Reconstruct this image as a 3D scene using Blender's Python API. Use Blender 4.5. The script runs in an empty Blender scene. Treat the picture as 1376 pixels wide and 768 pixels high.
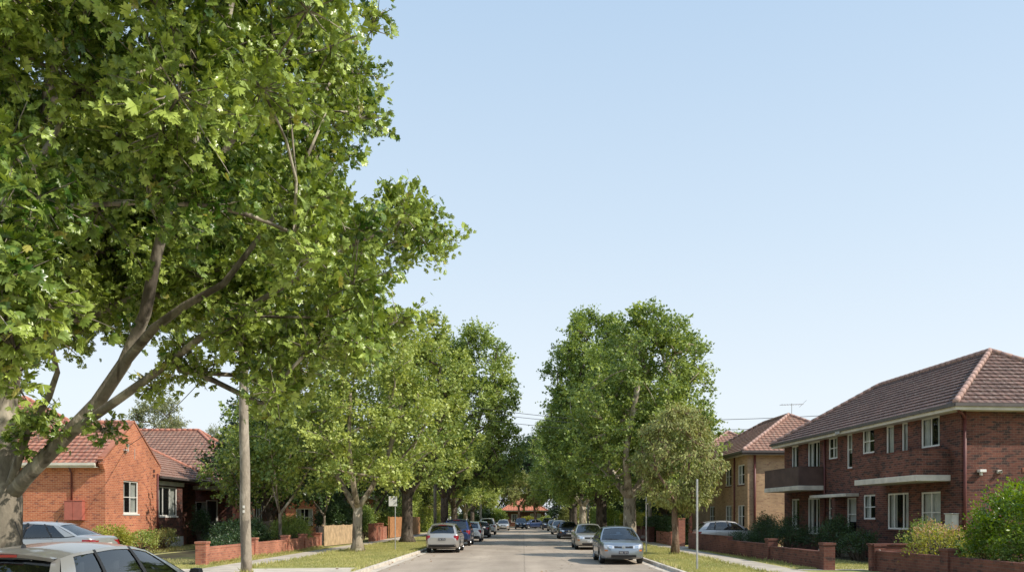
import bpy, bmesh, math, random
import numpy as np
from math import sin, cos, pi, radians, sqrt
from mathutils import Vector, Matrix

scene = bpy.context.scene
COL = scene.collection
R = random.Random(7)
F = 1100.0           # focal length in photo pixels, used for measuring places
HZ, VX, EYE = 694.0, 703.0, 1.85

def at(px, py, Y):
    """world point seen at photo pixel (px,py) at depth Y"""
    return ((px - VX) / F * Y, Y, EYE - (py - HZ) / F * Y)

# ------------------------------------------------------------------ materials
def newmat(name):
    m = bpy.data.materials.new(name); m.use_nodes = True
    nt = m.node_tree
    return m, nt, nt.nodes['Principled BSDF'], nt.nodes, nt.links

def rgb(c): return (c[0], c[1], c[2], 1.0)

def plain(name, col, rough=0.6, metal=0.0, spec=0.5, coat=0.0, noise=0.0, nscale=6.0, bump=0.0, bscale=60.0):
    m, nt, b, N, L = newmat(name)
    b.inputs['Base Color'].default_value = rgb(col)
    b.inputs['Roughness'].default_value = rough
    b.inputs['Metallic'].default_value = metal
    b.inputs['Specular IOR Level'].default_value = spec
    b.inputs['Coat Weight'].default_value = coat
    b.inputs['Coat Roughness'].default_value = 0.05
    tc = N.new('ShaderNodeTexCoord')
    if noise > 0:
        n = N.new('ShaderNodeTexNoise'); n.inputs['Scale'].default_value = nscale; n.inputs['Detail'].default_value = 6
        L.new(tc.outputs['Object'], n.inputs['Vector'])
        r = N.new('ShaderNodeValToRGB')
        r.color_ramp.elements[0].position = .3; r.color_ramp.elements[1].position = .72
        r.color_ramp.elements[0].color = rgb([c * (1 - noise) for c in col])
        r.color_ramp.elements[1].color = rgb([min(1, c * (1 + noise)) for c in col])
        L.new(n.outputs['Fac'], r.inputs['Fac']); L.new(r.outputs['Color'], b.inputs['Base Color'])
    if bump > 0:
        n2 = N.new('ShaderNodeTexNoise'); n2.inputs['Scale'].default_value = bscale; n2.inputs['Detail'].default_value = 5
        L.new(tc.outputs['Object'], n2.inputs['Vector'])
        bp = N.new('ShaderNodeBump'); bp.inputs['Strength'].default_value = bump; bp.inputs['Distance'].default_value = .02
        L.new(n2.outputs['Fac'], bp.inputs['Height']); L.new(bp.outputs['Normal'], b.inputs['Normal'])
    return m

def brickmat(name, c1, c2, mortar, dark, bw=.235, rh=.086, stain=.35, frac=.5):
    m, nt, b, N, L = newmat(name)
    uv = N.new('ShaderNodeUVMap')
    br = N.new('ShaderNodeTexBrick')
    br.inputs['Scale'].default_value = 1.0
    br.inputs['Brick Width'].default_value = bw; br.inputs['Row Height'].default_value = rh
    br.inputs['Mortar Size'].default_value = .0062; br.inputs['Mortar Smooth'].default_value = .25
    br.inputs['Bias'].default_value = 0
    L.new(uv.outputs['UV'], br.inputs['Vector'])
    br.inputs['Color1'].default_value = rgb(c1); br.inputs['Color2'].default_value = rgb(c2)
    br.inputs['Mortar'].default_value = rgb(mortar)
    # single dark burnt bricks: a coarse white noise per brick
    sx = N.new('ShaderNodeMapping'); sx.inputs['Scale'].default_value = (1 / bw, 1 / rh, 1)
    L.new(uv.outputs['UV'], sx.inputs['Vector'])
    n0 = N.new('ShaderNodeTexNoise'); n0.inputs['Scale'].default_value = .62; n0.inputs['Detail'].default_value = 1
    L.new(sx.outputs['Vector'], n0.inputs['Vector'])
    rp = N.new('ShaderNodeValToRGB'); rp.color_ramp.elements[0].position = frac; rp.color_ramp.elements[1].position = frac + .12
    L.new(n0.outputs['Fac'], rp.inputs['Fac'])
    mx = N.new('ShaderNodeMix'); mx.data_type = 'RGBA'; mx.blend_type = 'MIX'
    L.new(rp.outputs['Color'], mx.inputs['Factor'])
    L.new(br.outputs['Color'], mx.inputs[6]); mx.inputs[7].default_value = rgb(dark)
    # keep mortar lines where they are
    mm = N.new('ShaderNodeMix'); mm.data_type = 'RGBA'
    L.new(br.outputs['Fac'], mm.inputs['Factor']); L.new(mx.outputs[2], mm.inputs[6]); mm.inputs[7].default_value = rgb(mortar)
    tc = N.new('ShaderNodeTexCoord')
    n1 = N.new('ShaderNodeTexNoise'); n1.inputs['Scale'].default_value = .55; n1.inputs['Detail'].default_value = 7; n1.inputs['Roughness'].default_value = .62
    L.new(tc.outputs['Object'], n1.inputs['Vector'])
    mr = N.new('ShaderNodeMapRange'); mr.inputs['From Min'].default_value = .3; mr.inputs['From Max'].default_value = .7
    mr.inputs['To Min'].default_value = 1 - stain; mr.inputs['To Max'].default_value = 1 + stain * .5
    L.new(n1.outputs['Fac'], mr.inputs['Value'])
    mul = N.new('ShaderNodeMix'); mul.data_type = 'RGBA'; mul.blend_type = 'MULTIPLY'; mul.inputs['Factor'].default_value = 1
    L.new(mm.outputs[2], mul.inputs[6]); L.new(mr.outputs['Result'], mul.inputs[7])
    L.new(mul.outputs[2], b.inputs['Base Color'])
    b.inputs['Roughness'].default_value = .85; b.inputs['Specular IOR Level'].default_value = .25
    inv = N.new('ShaderNodeMath'); inv.operation = 'SUBTRACT'; inv.inputs[0].default_value = 1
    L.new(br.outputs['Fac'], inv.inputs[1])
    n3 = N.new('ShaderNodeTexNoise'); n3.inputs['Scale'].default_value = 25; L.new(tc.outputs['Object'], n3.inputs['Vector'])
    ad = N.new('ShaderNodeMath'); ad.operation = 'MULTIPLY_ADD'; ad.inputs[1].default_value = .5
    L.new(n3.outputs['Fac'], ad.inputs[0]); L.new(inv.outputs[0], ad.inputs[2])
    bp = N.new('ShaderNodeBump'); bp.inputs['Strength'].default_value = .8; bp.inputs['Distance'].default_value = .008
    L.new(ad.outputs[0], bp.inputs['Height']); L.new(bp.outputs['Normal'], b.inputs['Normal'])
    return m

def tilemat(name, c1, c2, dark, lichen=None):
    """terracotta tile: per-tile tint and rolls across the slope; the courses are real steps"""
    m, nt, b, N, L = newmat(name)
    uv = N.new('ShaderNodeUVMap')
    br = N.new('ShaderNodeTexBrick'); br.inputs['Scale'].default_value = 1
    br.inputs['Brick Width'].default_value = .3; br.inputs['Row Height'].default_value = .33
    br.inputs['Mortar Size'].default_value = .008; br.offset = 0
    br.inputs['Color1'].default_value = rgb(c1); br.inputs['Color2'].default_value = rgb(c2); br.inputs['Mortar'].default_value = rgb(dark)
    L.new(uv.outputs['UV'], br.inputs['Vector'])
    tc = N.new('ShaderNodeTexCoord')
    n1 = N.new('ShaderNodeTexNoise'); n1.inputs['Scale'].default_value = 1.3; n1.inputs['Detail'].default_value = 8; n1.inputs['Roughness'].default_value = .7
    L.new(tc.outputs['Object'], n1.inputs['Vector'])
    rp = N.new('ShaderNodeValToRGB'); rp.color_ramp.elements[0].position = .38; rp.color_ramp.elements[1].position = .68
    L.new(n1.outputs['Fac'], rp.inputs['Fac'])
    mx = N.new('ShaderNodeMix'); mx.data_type = 'RGBA'; L.new(rp.outputs['Color'], mx.inputs['Factor'])
    L.new(br.outputs['Color'], mx.inputs[6]); mx.inputs[7].default_value = rgb(dark)
    mfac = N.new('ShaderNodeMath'); mfac.operation = 'MULTIPLY'; mfac.inputs[1].default_value = .55
    L.new(rp.outputs['Color'], mfac.inputs[0]); L.new(mfac.outputs[0], mx.inputs['Factor'])
    out = mx.outputs[2]
    if lichen:
        n4 = N.new('ShaderNodeTexNoise'); n4.inputs['Scale'].default_value = 9; n4.inputs['Detail'].default_value = 5
        L.new(tc.outputs['Object'], n4.inputs['Vector'])
        r4 = N.new('ShaderNodeValToRGB'); r4.color_ramp.elements[0].position = .56; r4.color_ramp.elements[1].position = .68
        L.new(n4.outputs['Fac'], r4.inputs['Fac'])
        m4 = N.new('ShaderNodeMix'); m4.data_type = 'RGBA'; L.new(r4.outputs['Color'], m4.inputs['Factor'])
        L.new(out, m4.inputs[6]); m4.inputs[7].default_value = rgb(lichen); out = m4.outputs[2]
    L.new(out, b.inputs['Base Color'])
    b.inputs['Roughness'].default_value = .8; b.inputs['Specular IOR Level'].default_value = .3
    sep = N.new('ShaderNodeSeparateXYZ'); L.new(uv.outputs['UV'], sep.inputs[0])
    w = N.new('ShaderNodeMath'); w.operation = 'MULTIPLY'; w.inputs[1].default_value = 2 * pi / .3; L.new(sep.outputs['X'], w.inputs[0])
    s = N.new('ShaderNodeMath'); s.operation = 'SINE'; L.new(w.outputs[0], s.inputs[0])
    bp = N.new('ShaderNodeBump'); bp.inputs['Strength'].default_value = .9; bp.inputs['Distance'].default_value = .02
    L.new(s.outputs[0], bp.inputs['Height']); L.new(bp.outputs['Normal'], b.inputs['Normal'])
    return m

def leafmat(name, c_lo, c_hi, c_odd=None, trans=.38, rough=.45, odd=.03):
    m, nt, b, N, L = newmat(name)
    g = N.new('ShaderNodeNewGeometry')
    at_ = N.new('ShaderNodeAttribute'); at_.attribute_name = 'tint'
    mixf = N.new('ShaderNodeMath'); mixf.operation = 'MULTIPLY_ADD'; mixf.inputs[1].default_value = .5
    L.new(g.outputs['Random Per Island'], mixf.inputs[0])
    h = N.new('ShaderNodeMath'); h.operation = 'MULTIPLY'; h.inputs[1].default_value = .5; L.new(at_.outputs['Fac'], h.inputs[0])
    L.new(h.outputs[0], mixf.inputs[2])
    rp = N.new('ShaderNodeValToRGB')
    e = rp.color_ramp.elements; e[0].position = .12; e[0].color = rgb(c_lo); e[1].position = .85; e[1].color = rgb(c_hi)
    L.new(mixf.outputs[0], rp.inputs['Fac'])
    col = rp.outputs['Color']
    if c_odd:
        gt = N.new('ShaderNodeMath'); gt.operation = 'GREATER_THAN'; gt.inputs[1].default_value = 1 - odd
        L.new(g.outputs['Random Per Island'], gt.inputs[0])
        mx = N.new('ShaderNodeMix'); mx.data_type = 'RGBA'; L.new(gt.outputs[0], mx.inputs['Factor'])
        L.new(col, mx.inputs[6]); mx.inputs[7].default_value = rgb(c_odd); col = mx.outputs[2]
    L.new(col, b.inputs['Base Color'])
    b.inputs['Roughness'].default_value = rough; b.inputs['Specular IOR Level'].default_value = .45
    tr = N.new('ShaderNodeBsdfTranslucent')
    hs = N.new('ShaderNodeHueSaturation'); hs.inputs['Hue'].default_value = .485; hs.inputs['Saturation'].default_value = 1.15; hs.inputs['Value'].default_value = 1.5
    L.new(col, hs.inputs['Color']); L.new(hs.outputs['Color'], tr.inputs['Color'])
    ms = N.new('ShaderNodeMixShader'); ms.inputs[0].default_value = trans
    L.new(b.outputs[0], ms.inputs[1]); L.new(tr.outputs[0], ms.inputs[2])
    L.new(ms.outputs[0], N['Material Output'].inputs['Surface'])
    return m

def barkmat(name, base, light, dark, scale=3.0, bump=.5):
    m, nt, b, N, L = newmat(name)
    tc = N.new('ShaderNodeTexCoord')
    mp = N.new('ShaderNodeMapping'); mp.inputs['Scale'].default_value = (1, 1, .45); L.new(tc.outputs['Object'], mp.inputs['Vector'])
    v = N.new('ShaderNodeTexNoise'); v.inputs['Scale'].default_value = scale; v.inputs['Detail'].default_value = 3; v.inputs['Distortion'].default_value = .8
    L.new(mp.outputs['Vector'], v.inputs['Vector'])
    rp = N.new('ShaderNodeValToRGB'); rp.color_ramp.interpolation = 'LINEAR'
    e = rp.color_ramp.elements; e[0].position = .40; e[0].color = rgb(dark); e[1].position = .62; e[1].color = rgb(light)
    e2 = e.new(.45); e2.color = rgb(base); e3 = e.new(.56); e3.color = rgb(base)
    L.new(v.outputs['Fac'], rp.inputs['Fac'])
    n = N.new('ShaderNodeTexNoise'); n.inputs['Scale'].default_value = scale * 9; n.inputs['Detail'].default_value = 6
    L.new(mp.outputs['Vector'], n.inputs['Vector'])
    mr = N.new('ShaderNodeMapRange'); mr.inputs['To Min'].default_value = .6; mr.inputs['To Max'].default_value = 1.3; L.new(n.outputs['Fac'], mr.inputs['Value'])
    mu = N.new('ShaderNodeMix'); mu.data_type = 'RGBA'; mu.blend_type = 'MULTIPLY'; mu.inputs['Factor'].default_value = 1
    L.new(rp.outputs['Color'], mu.inputs[6]); L.new(mr.outputs['Result'], mu.inputs[7]); L.new(mu.outputs[2], b.inputs['Base Color'])
    b.inputs['Roughness'].default_value = .85; b.inputs['Specular IOR Level'].default_value = .2
    bp = N.new('ShaderNodeBump'); bp.inputs['Strength'].default_value = bump; bp.inputs['Distance'].default_value = .03
    L.new(n.outputs['Fac'], bp.inputs['Height']); L.new(bp.outputs['Normal'], b.inputs['Normal'])
    return m

def glassmat(name, tint=(.55, .6, .6), dark=(.012, .015, .018), clear=.5, ior=1.5, refl=1.0):
    """window glass: a mirror coat by Fresnel over a partly clear, partly dark pane"""
    m, nt, b, N, L = newmat(name)
    fr = N.new('ShaderNodeFresnel'); fr.inputs['IOR'].default_value = ior
    gl = N.new('ShaderNodeBsdfGlossy'); gl.inputs['Roughness'].default_value = .015; gl.inputs['Color'].default_value = (1, 1, 1, 1)
    tr = N.new('ShaderNodeBsdfTransparent'); tr.inputs['Color'].default_value = rgb(tint)
    df = N.new('ShaderNodeBsdfDiffuse'); df.inputs['Color'].default_value = rgb(dark)
    a = N.new('ShaderNodeMixShader'); a.inputs[0].default_value = clear; L.new(df.outputs[0], a.inputs[1]); L.new(tr.outputs[0], a.inputs[2])
    s = N.new('ShaderNodeMixShader'); fk = N.new('ShaderNodeMath'); fk.operation = 'MULTIPLY'; fk.inputs[1].default_value = refl; L.new(fr.outputs[0], fk.inputs[0]); L.new(fk.outputs[0], s.inputs[0]); L.new(a.outputs[0], s.inputs[1]); L.new(gl.outputs[0], s.inputs[2])
    L.new(s.outputs[0], N['Material Output'].inputs['Surface'])
    return m

def paintmat(name, col, metal=.6, rough=.32, coat=.7):
    m, nt, b, N, L = newmat(name)
    b.inputs['Metallic'].default_value = metal; b.inputs['Roughness'].default_value = rough
    b.inputs['Coat Weight'].default_value = coat; b.inputs['Coat Roughness'].default_value = .04
    tc = N.new('ShaderNodeTexCoord')
    n = N.new('ShaderNodeTexNoise'); n.inputs['Scale'].default_value = 2.2; n.inputs['Detail'].default_value = 5
    L.new(tc.outputs['Object'], n.inputs['Vector'])
    sp = N.new('ShaderNodeSeparateXYZ'); L.new(tc.outputs['Object'], sp.inputs[0])
    mr = N.new('ShaderNodeMapRange'); mr.inputs['From Min'].default_value = .15; mr.inputs['From Max'].default_value = .55
    mr.inputs['To Min'].default_value = .45; mr.inputs['To Max'].default_value = 0; L.new(sp.outputs['Z'], mr.inputs['Value'])
    mu = N.new('ShaderNodeMath'); mu.operation = 'MULTIPLY'; L.new(mr.outputs[0], mu.inputs[0]); L.new(n.outputs['Fac'], mu.inputs[1])
    mx = N.new('ShaderNodeMix'); mx.data_type = 'RGBA'; L.new(mu.outputs[0], mx.inputs['Factor'])
    mx.inputs[6].default_value = rgb(col); mx.inputs[7].default_value = (.16, .14, .115, 1)
    L.new(mx.outputs[2], b.inputs['Base Color'])
    mr2 = N.new('ShaderNodeMapRange'); mr2.inputs['To Min'].default_value = rough * .8; mr2.inputs['To Max'].default_value = rough * 1.25
    L.new(n.outputs['Fac'], mr2.inputs['Value']); L.new(mr2.outputs[0], b.inputs['Roughness'])
    return m

M = {}
M['brick_orange'] = brickmat('brick_orange', (.60, .215, .11), (.48, .15, .08), (.72, .48, .32), (.30, .095, .065), frac=.56, stain=.28)
M['brick_red'] = brickmat('brick_red', (.205, .080, .056), (.14, .058, .046), (.24, .160, .125), (.062, .038, .035), frac=.50, stain=.5)
M['brick_tan'] = brickmat('brick_tan', (.53, .355, .205), (.42, .27, .16), (.46, .37, .275), (.30, .165, .105), frac=.60, stain=.3)
M['brick_fence'] = brickmat('brick_fence', (.50, .20, .125), (.40, .15, .10), (.46, .30, .22), (.24, .09, .07), frac=.60, stain=.4)
M['brick_fence_dark'] = brickmat('brick_fence_dark', (.20, .080, .058), (.15, .060, .047), (.19, .125, .10), (.075, .040, .036), frac=.56, stain=.5)
M['tile_red'] = tilemat('tile_red', (.46, .205, .135), (.35, .145, .10), (.16, .08, .065), (.42, .32, .24))
M['tile_rust'] = tilemat('tile_rust', (.37, .205, .15), (.27, .145, .108), (.12, .075, .062), (.35, .29, .23))
M['tile_brown'] = tilemat('tile_brown', (.19, .112, .092), (.13, .08, .068), (.058, .042, .038), (.26, .215, .185))
M['tile_orange'] = tilemat('tile_orange', (.66, .27, .17), (.54, .21, .135), (.36, .15, .11), None)
M['ridge_pink'] = plain('ridge_pink', (.40, .255, .21), .8, noise=.3, nscale=5)
M['ridge_red'] = plain('ridge_red', (.46, .20, .14), .8, noise=.3, nscale=5)
M['white'] = plain('white_paint', (.78, .76, .71), .5, noise=.07, nscale=3)
M['cream'] = plain('cream_paint', (.66, .62, .54), .6, noise=.14, nscale=2.5)
M['slab'] = plain('slab_paint', (.62, .57, .49), .7, noise=.22, nscale=2.2, bump=.2)
M['balcony'] = plain('balcony_paint', (.10, .060, .050), .7, noise=.25, nscale=2)
M['maroon'] = plain('maroon_paint', (.13, .035, .03), .5, noise=.2)
M['gutter_dark'] = plain('gutter_dark', (.10, .085, .08), .5, noise=.2)
M['meter'] = plain('meter_paint', (.42, .125, .09), .55, noise=.12)
M['curtain'] = plain('curtain', (.74, .73, .68), .9, noise=.15, nscale=3)
M['blind'] = plain('blind', (.80, .79, .74), .9)
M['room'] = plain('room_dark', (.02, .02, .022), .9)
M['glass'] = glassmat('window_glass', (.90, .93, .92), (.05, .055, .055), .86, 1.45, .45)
M['carglass'] = glassmat('car_glass', (.60, .66, .68), (.01, .012, .014), .80, 1.95)
M['concrete'] = plain('concrete', (.52, .46, .38), .85, noise=.2, nscale=1.2, bump=.4, bscale=40)
M['kerb'] = plain('kerb_concrete', (.58, .52, .44), .85, noise=.28, nscale=2.5, bump=.4)
M['galv'] = plain('galvanised_steel', (.50, .50, .49), .45, .55, noise=.15)
M['wood_pole'] = barkmat('pole_timber', (.33, .285, .23), (.44, .385, .315), (.19, .165, .135), 2.0, .5)
M['paling'] = plain('paling_timber', (.47, .335, .20), .85, noise=.3, nscale=3.5, bump=.4)
M['orange_wood'] = plain('orange_timber', (.42, .20, .085), .8, noise=.3, nscale=4)
M['dark_fence'] = plain('dark_fence', (.03, .025, .022), .7)
M['black'] = plain('black_plastic', (.015, .015, .016), .5)
M['rubber'] = plain('rubber', (.022, .022, .022), .8)
M['rim'] = plain('alloy', (.50, .51, .52), .3, .85)
M['chrome'] = plain('chrome', (.75, .75, .76), .15, 1.0)
M['seat'] = plain('seat_fabric', (.07, .07, .075), .9)
M['plate_w'] = plain('plate_white', (.74, .74, .70), .5)
M['plate_k'] = plain('plate_dark', (.06, .06, .08), .5)
M['red_lens'] = plain('red_lens', (.24, .010, .014), .18, coat=.6)
M['clear_lens'] = plain('clear_lens', (.62, .65, .68), .12, .35, coat=.8)
M['amber'] = plain('amber_lens', (.55, .19, .06), .25, coat=.5)
M['wire'] = plain('wire', (.05, .05, .05), .6)
M['stem'] = plain('stem', (.13, .10, .07), .9, noise=.3)
M['ceramic'] = plain('insulator', (.5, .49, .46), .3)
M['sign'] = plain('sign_white', (.80, .80, .80), .4)
M['ink'] = plain('sign_ink', (.25, .26, .34), .5)
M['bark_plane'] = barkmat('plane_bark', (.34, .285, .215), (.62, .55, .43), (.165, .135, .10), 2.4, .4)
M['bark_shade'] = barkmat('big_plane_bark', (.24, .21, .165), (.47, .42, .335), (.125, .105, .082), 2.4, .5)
M['bark_dark'] = barkmat('dark_bark', (.115, .09, .07), (.17, .14, .11), (.06, .048, .038), 5.0, .9)
M['bark_gum'] = barkmat('gum_bark', (.24, .16, .11), (.34, .26, .20), (.14, .09, .06), 5.0, .8)
M['leaf_big'] = leafmat('plane_leaf', (.045, .105, .014), (.43, .535, .12), (.42, .40, .10), .20, .30, .012)
M['leaf_yellow'] = leafmat('plane_leaf_yellow', (.13, .20, .040), (.47, .53, .14), None, .28)
M['leaf_mid'] = leafmat('plane_leaf_mid', (.085, .15, .035), (.40, .48, .12), None, .28)
M['leaf_deep'] = leafmat('plane_leaf_deep', (.07, .13, .03), (.35, .44, .105), None, .28)
M['leaf_olive'] = leafmat('olive_leaf', (.17, .20, .060), (.42, .44, .145), (.40, .30, .13), .25, .6, .03)
M['leaf_gum'] = leafmat('gum_leaf', (.14, .17, .075), (.30, .31, .14), None, .25, .6)
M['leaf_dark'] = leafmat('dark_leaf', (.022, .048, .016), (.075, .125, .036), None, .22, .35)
M['leaf_shrub'] = leafmat('shrub_leaf', (.05, .11, .014), (.26, .37, .04), None, .35, .3)
M['leaf_lime'] = leafmat('lime_leaf', (.22, .25, .045), (.44, .43, .09), None, .35, .5)
M['petal'] = leafmat('petal', (.42, .24, .13), (.60, .42, .26), None, .25, .7)
M['grass_blade'] = leafmat('grass_blade', (.26, .28, .085), (.50, .48, .18), (.55, .48, .24), .3, .6, .16)
M['dry_leaf'] = leafmat('dry_leaf', (.20, .10, .04), (.34, .20, .08), None, .15, .8)

def groundmat(name, c1, c2, c3, s1=.35, s2=9.0):
    m, nt, b, N, L = newmat(name)
    tc = N.new('ShaderNodeTexCoord')
    n = N.new('ShaderNodeTexNoise'); n.inputs['Scale'].default_value = s1; n.inputs['Detail'].default_value = 8; n.inputs['Roughness'].default_value = .65
    L.new(tc.outputs['Object'], n.inputs['Vector'])
    rp = N.new('ShaderNodeValToRGB'); e = rp.color_ramp.elements
    e[0].position = .36; e[0].color = rgb(c1); e[1].position = .68; e[1].color = rgb(c3); x = e.new(.52); x.color = rgb(c2)
    L.new(n.outputs['Fac'], rp.inputs['Fac'])
    n2 = N.new('ShaderNodeTexNoise'); n2.inputs['Scale'].default_value = s2; n2.inputs['Detail'].default_value = 6
    L.new(tc.outputs['Object'], n2.inputs['Vector'])
    mr = N.new('ShaderNodeMapRange'); mr.inputs['From Min'].default_value = .25; mr.inputs['From Max'].default_value = .75
    mr.inputs['To Min'].default_value = .65; mr.inputs['To Max'].default_value = 1.3; L.new(n2.outputs['Fac'], mr.inputs['Value'])
    mu = N.new('ShaderNodeMix'); mu.data_type = 'RGBA'; mu.blend_type = 'MULTIPLY'; mu.inputs['Factor'].default_value = 1
    L.new(rp.outputs['Color'], mu.inputs[6]); L.new(mr.outputs[0], mu.inputs[7]); L.new(mu.outputs[2], b.inputs['Base Color'])
    b.inputs['Roughness'].default_value = .95; b.inputs['Specular IOR Level'].default_value = .15
    bp = N.new('ShaderNodeBump'); bp.inputs['Strength'].default_value = .7; bp.inputs['Distance'].default_value = .03
    L.new(n2.outputs['Fac'], bp.inputs['Height']); L.new(bp.outputs['Normal'], b.inputs['Normal'])
    return m
M['lawn'] = groundmat('lawn', (.23, .245, .085), (.36, .345, .14), (.50, .43, .22), .5, 14)
M['soil'] = groundmat('soil', (.05, .045, .03), (.08, .07, .04), (.07, .085, .03), .6, 9)

def asphaltmat():
    m, nt, b, N, L = newmat('asphalt')
    tc = N.new('ShaderNodeTexCoord')
    n = N.new('ShaderNodeTexNoise'); n.inputs['Scale'].default_value = 60; n.inputs['Detail'].default_value = 4; L.new(tc.outputs['Object'], n.inputs['Vector'])
    mp = N.new('ShaderNodeMapping'); mp.inputs['Scale'].default_value = (1.0, .12, 1); L.new(tc.outputs['Object'], mp.inputs['Vector'])
    n2 = N.new('ShaderNodeTexNoise'); n2.inputs['Scale'].default_value = .8; n2.inputs['Detail'].default_value = 6; L.new(mp.outputs['Vector'], n2.inputs['Vector'])
    n3 = N.new('ShaderNodeTexNoise'); n3.inputs['Scale'].default_value = .35; n3.inputs['Detail'].default_value = 5; L.new(tc.outputs['Object'], n3.inputs['Vector'])
    rp = N.new('ShaderNodeValToRGB'); e = rp.color_ramp.elements
    e[0].position = .3; e[0].color = (.31, .255, .200, 1); e[1].position = .7; e[1].color = (.43, .36, .285, 1)
    L.new(n2.outputs['Fac'], rp.inputs['Fac'])
    mr = N.new('ShaderNodeMapRange'); mr.inputs['From Min'].default_value = .3; mr.inputs['From Max'].default_value = .7; mr.inputs['To Min'].default_value = .78; mr.inputs['To Max'].default_value = 1.2; L.new(n.outputs['Fac'], mr.inputs['Value'])
    mr3 = N.new('ShaderNodeMapRange'); mr3.inputs['From Min'].default_value = .35; mr3.inputs['From Max'].default_value = .65; mr3.inputs['To Min'].default_value = .86; mr3.inputs['To Max'].default_value = 1.08; L.new(n3.outputs['Fac'], mr3.inputs['Value'])
    # wandering cracks
    v = N.new('ShaderNodeTexVoronoi'); v.feature = 'DISTANCE_TO_EDGE'; v.inputs['Scale'].default_value = .22
    ds = N.new('ShaderNodeMix'); ds.data_type = 'RGBA'; ds.blend_type = 'LINEAR_LIGHT'; ds.inputs['Factor'].default_value = .35
    nd = N.new('ShaderNodeTexNoise'); nd.inputs['Scale'].default_value = 1.1; nd.inputs['Detail'].default_value = 4; L.new(tc.outputs['Object'], nd.inputs['Vector'])
    L.new(tc.outputs['Object'], ds.inputs[6]); L.new(nd.outputs['Color'], ds.inputs[7]); L.new(ds.outputs[2], v.inputs['Vector'])
    cr = N.new('ShaderNodeMapRange'); cr.inputs['From Min'].default_value = .0; cr.inputs['From Max'].default_value = .006; cr.inputs['To Min'].default_value = .55; cr.inputs['To Max'].default_value = 1
    L.new(v.outputs['Distance'], cr.inputs['Value'])
    def mul(a, bb):
        x = N.new('ShaderNodeMix'); x.data_type = 'RGBA'; x.blend_type = 'MULTIPLY'; x.inputs['Factor'].default_value = 1
        L.new(a, x.inputs[6]); L.new(bb, x.inputs[7]); return x.outputs[2]
    # a paving seam down the middle, polished wheel tracks, oil stains in the parking lanes
    sp = N.new('ShaderNodeSeparateXYZ'); L.new(tc.outputs['Object'], sp.inputs[0])
    wv = N.new('ShaderNodeMath'); wv.operation = 'MULTIPLY_ADD'; wv.inputs[1].default_value = .14; L.new(nd.outputs['Fac'], wv.inputs[0]); L.new(sp.outputs['X'], wv.inputs[2])
    sb = N.new('ShaderNodeMath'); sb.operation = 'SUBTRACT'; sb.inputs[1].default_value = .12; L.new(wv.outputs[0], sb.inputs[0])
    ab = N.new('ShaderNodeMath'); ab.operation = 'ABSOLUTE'; L.new(sb.outputs[0], ab.inputs[0])
    sm = N.new('ShaderNodeMapRange'); sm.inputs['From Min'].default_value = .01; sm.inputs['From Max'].default_value = .035; sm.inputs['To Min'].default_value = .72; sm.inputs['To Max'].default_value = 1; L.new(ab.outputs[0], sm.inputs['Value'])
    tw = N.new('ShaderNodeMath'); tw.operation = 'MULTIPLY'; tw.inputs[1].default_value = 2.6; L.new(wv.outputs[0], tw.inputs[0])
    ts = N.new('ShaderNodeMath'); ts.operation = 'SINE'; L.new(tw.outputs[0], ts.inputs[0])
    tm = N.new('ShaderNodeMapRange'); tm.inputs['From Min'].default_value = -1; tm.inputs['To Min'].default_value = .93; tm.inputs['To Max'].default_value = 1.05; L.new(ts.outputs[0], tm.inputs['Value'])
    ns = N.new('ShaderNodeTexNoise'); ns.inputs['Scale'].default_value = 1.7; ns.inputs['Detail'].default_value = 3; L.new(tc.outputs['Object'], ns.inputs['Vector'])
    st = N.new('ShaderNodeMapRange'); st.inputs['From Min'].default_value = .64; st.inputs['From Max'].default_value = .74; st.inputs['To Min'].default_value = 1; st.inputs['To Max'].default_value = .78; L.new(ns.outputs['Fac'], st.inputs['Value'])
    c = mul(mul(mul(rp.outputs['Color'], mr.outputs[0]), mr3.outputs[0]), cr.outputs[0])
    c = mul(mul(mul(c, sm.outputs[0]), tm.outputs[0]), st.outputs[0])
    L.new(c, b.inputs['Base Color']); b.inputs['Roughness'].default_value = .85; b.inputs['Specular IOR Level'].default_value = .3
    bp = N.new('ShaderNodeBump'); bp.inputs['Strength'].default_value = .5; bp.inputs['Distance'].default_value = .01
    L.new(n.outputs['Fac'], bp.inputs['Height']); L.new(bp.outputs['Normal'], b.inputs['Normal'])
    return m
M['asphalt'] = asphaltmat()

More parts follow.
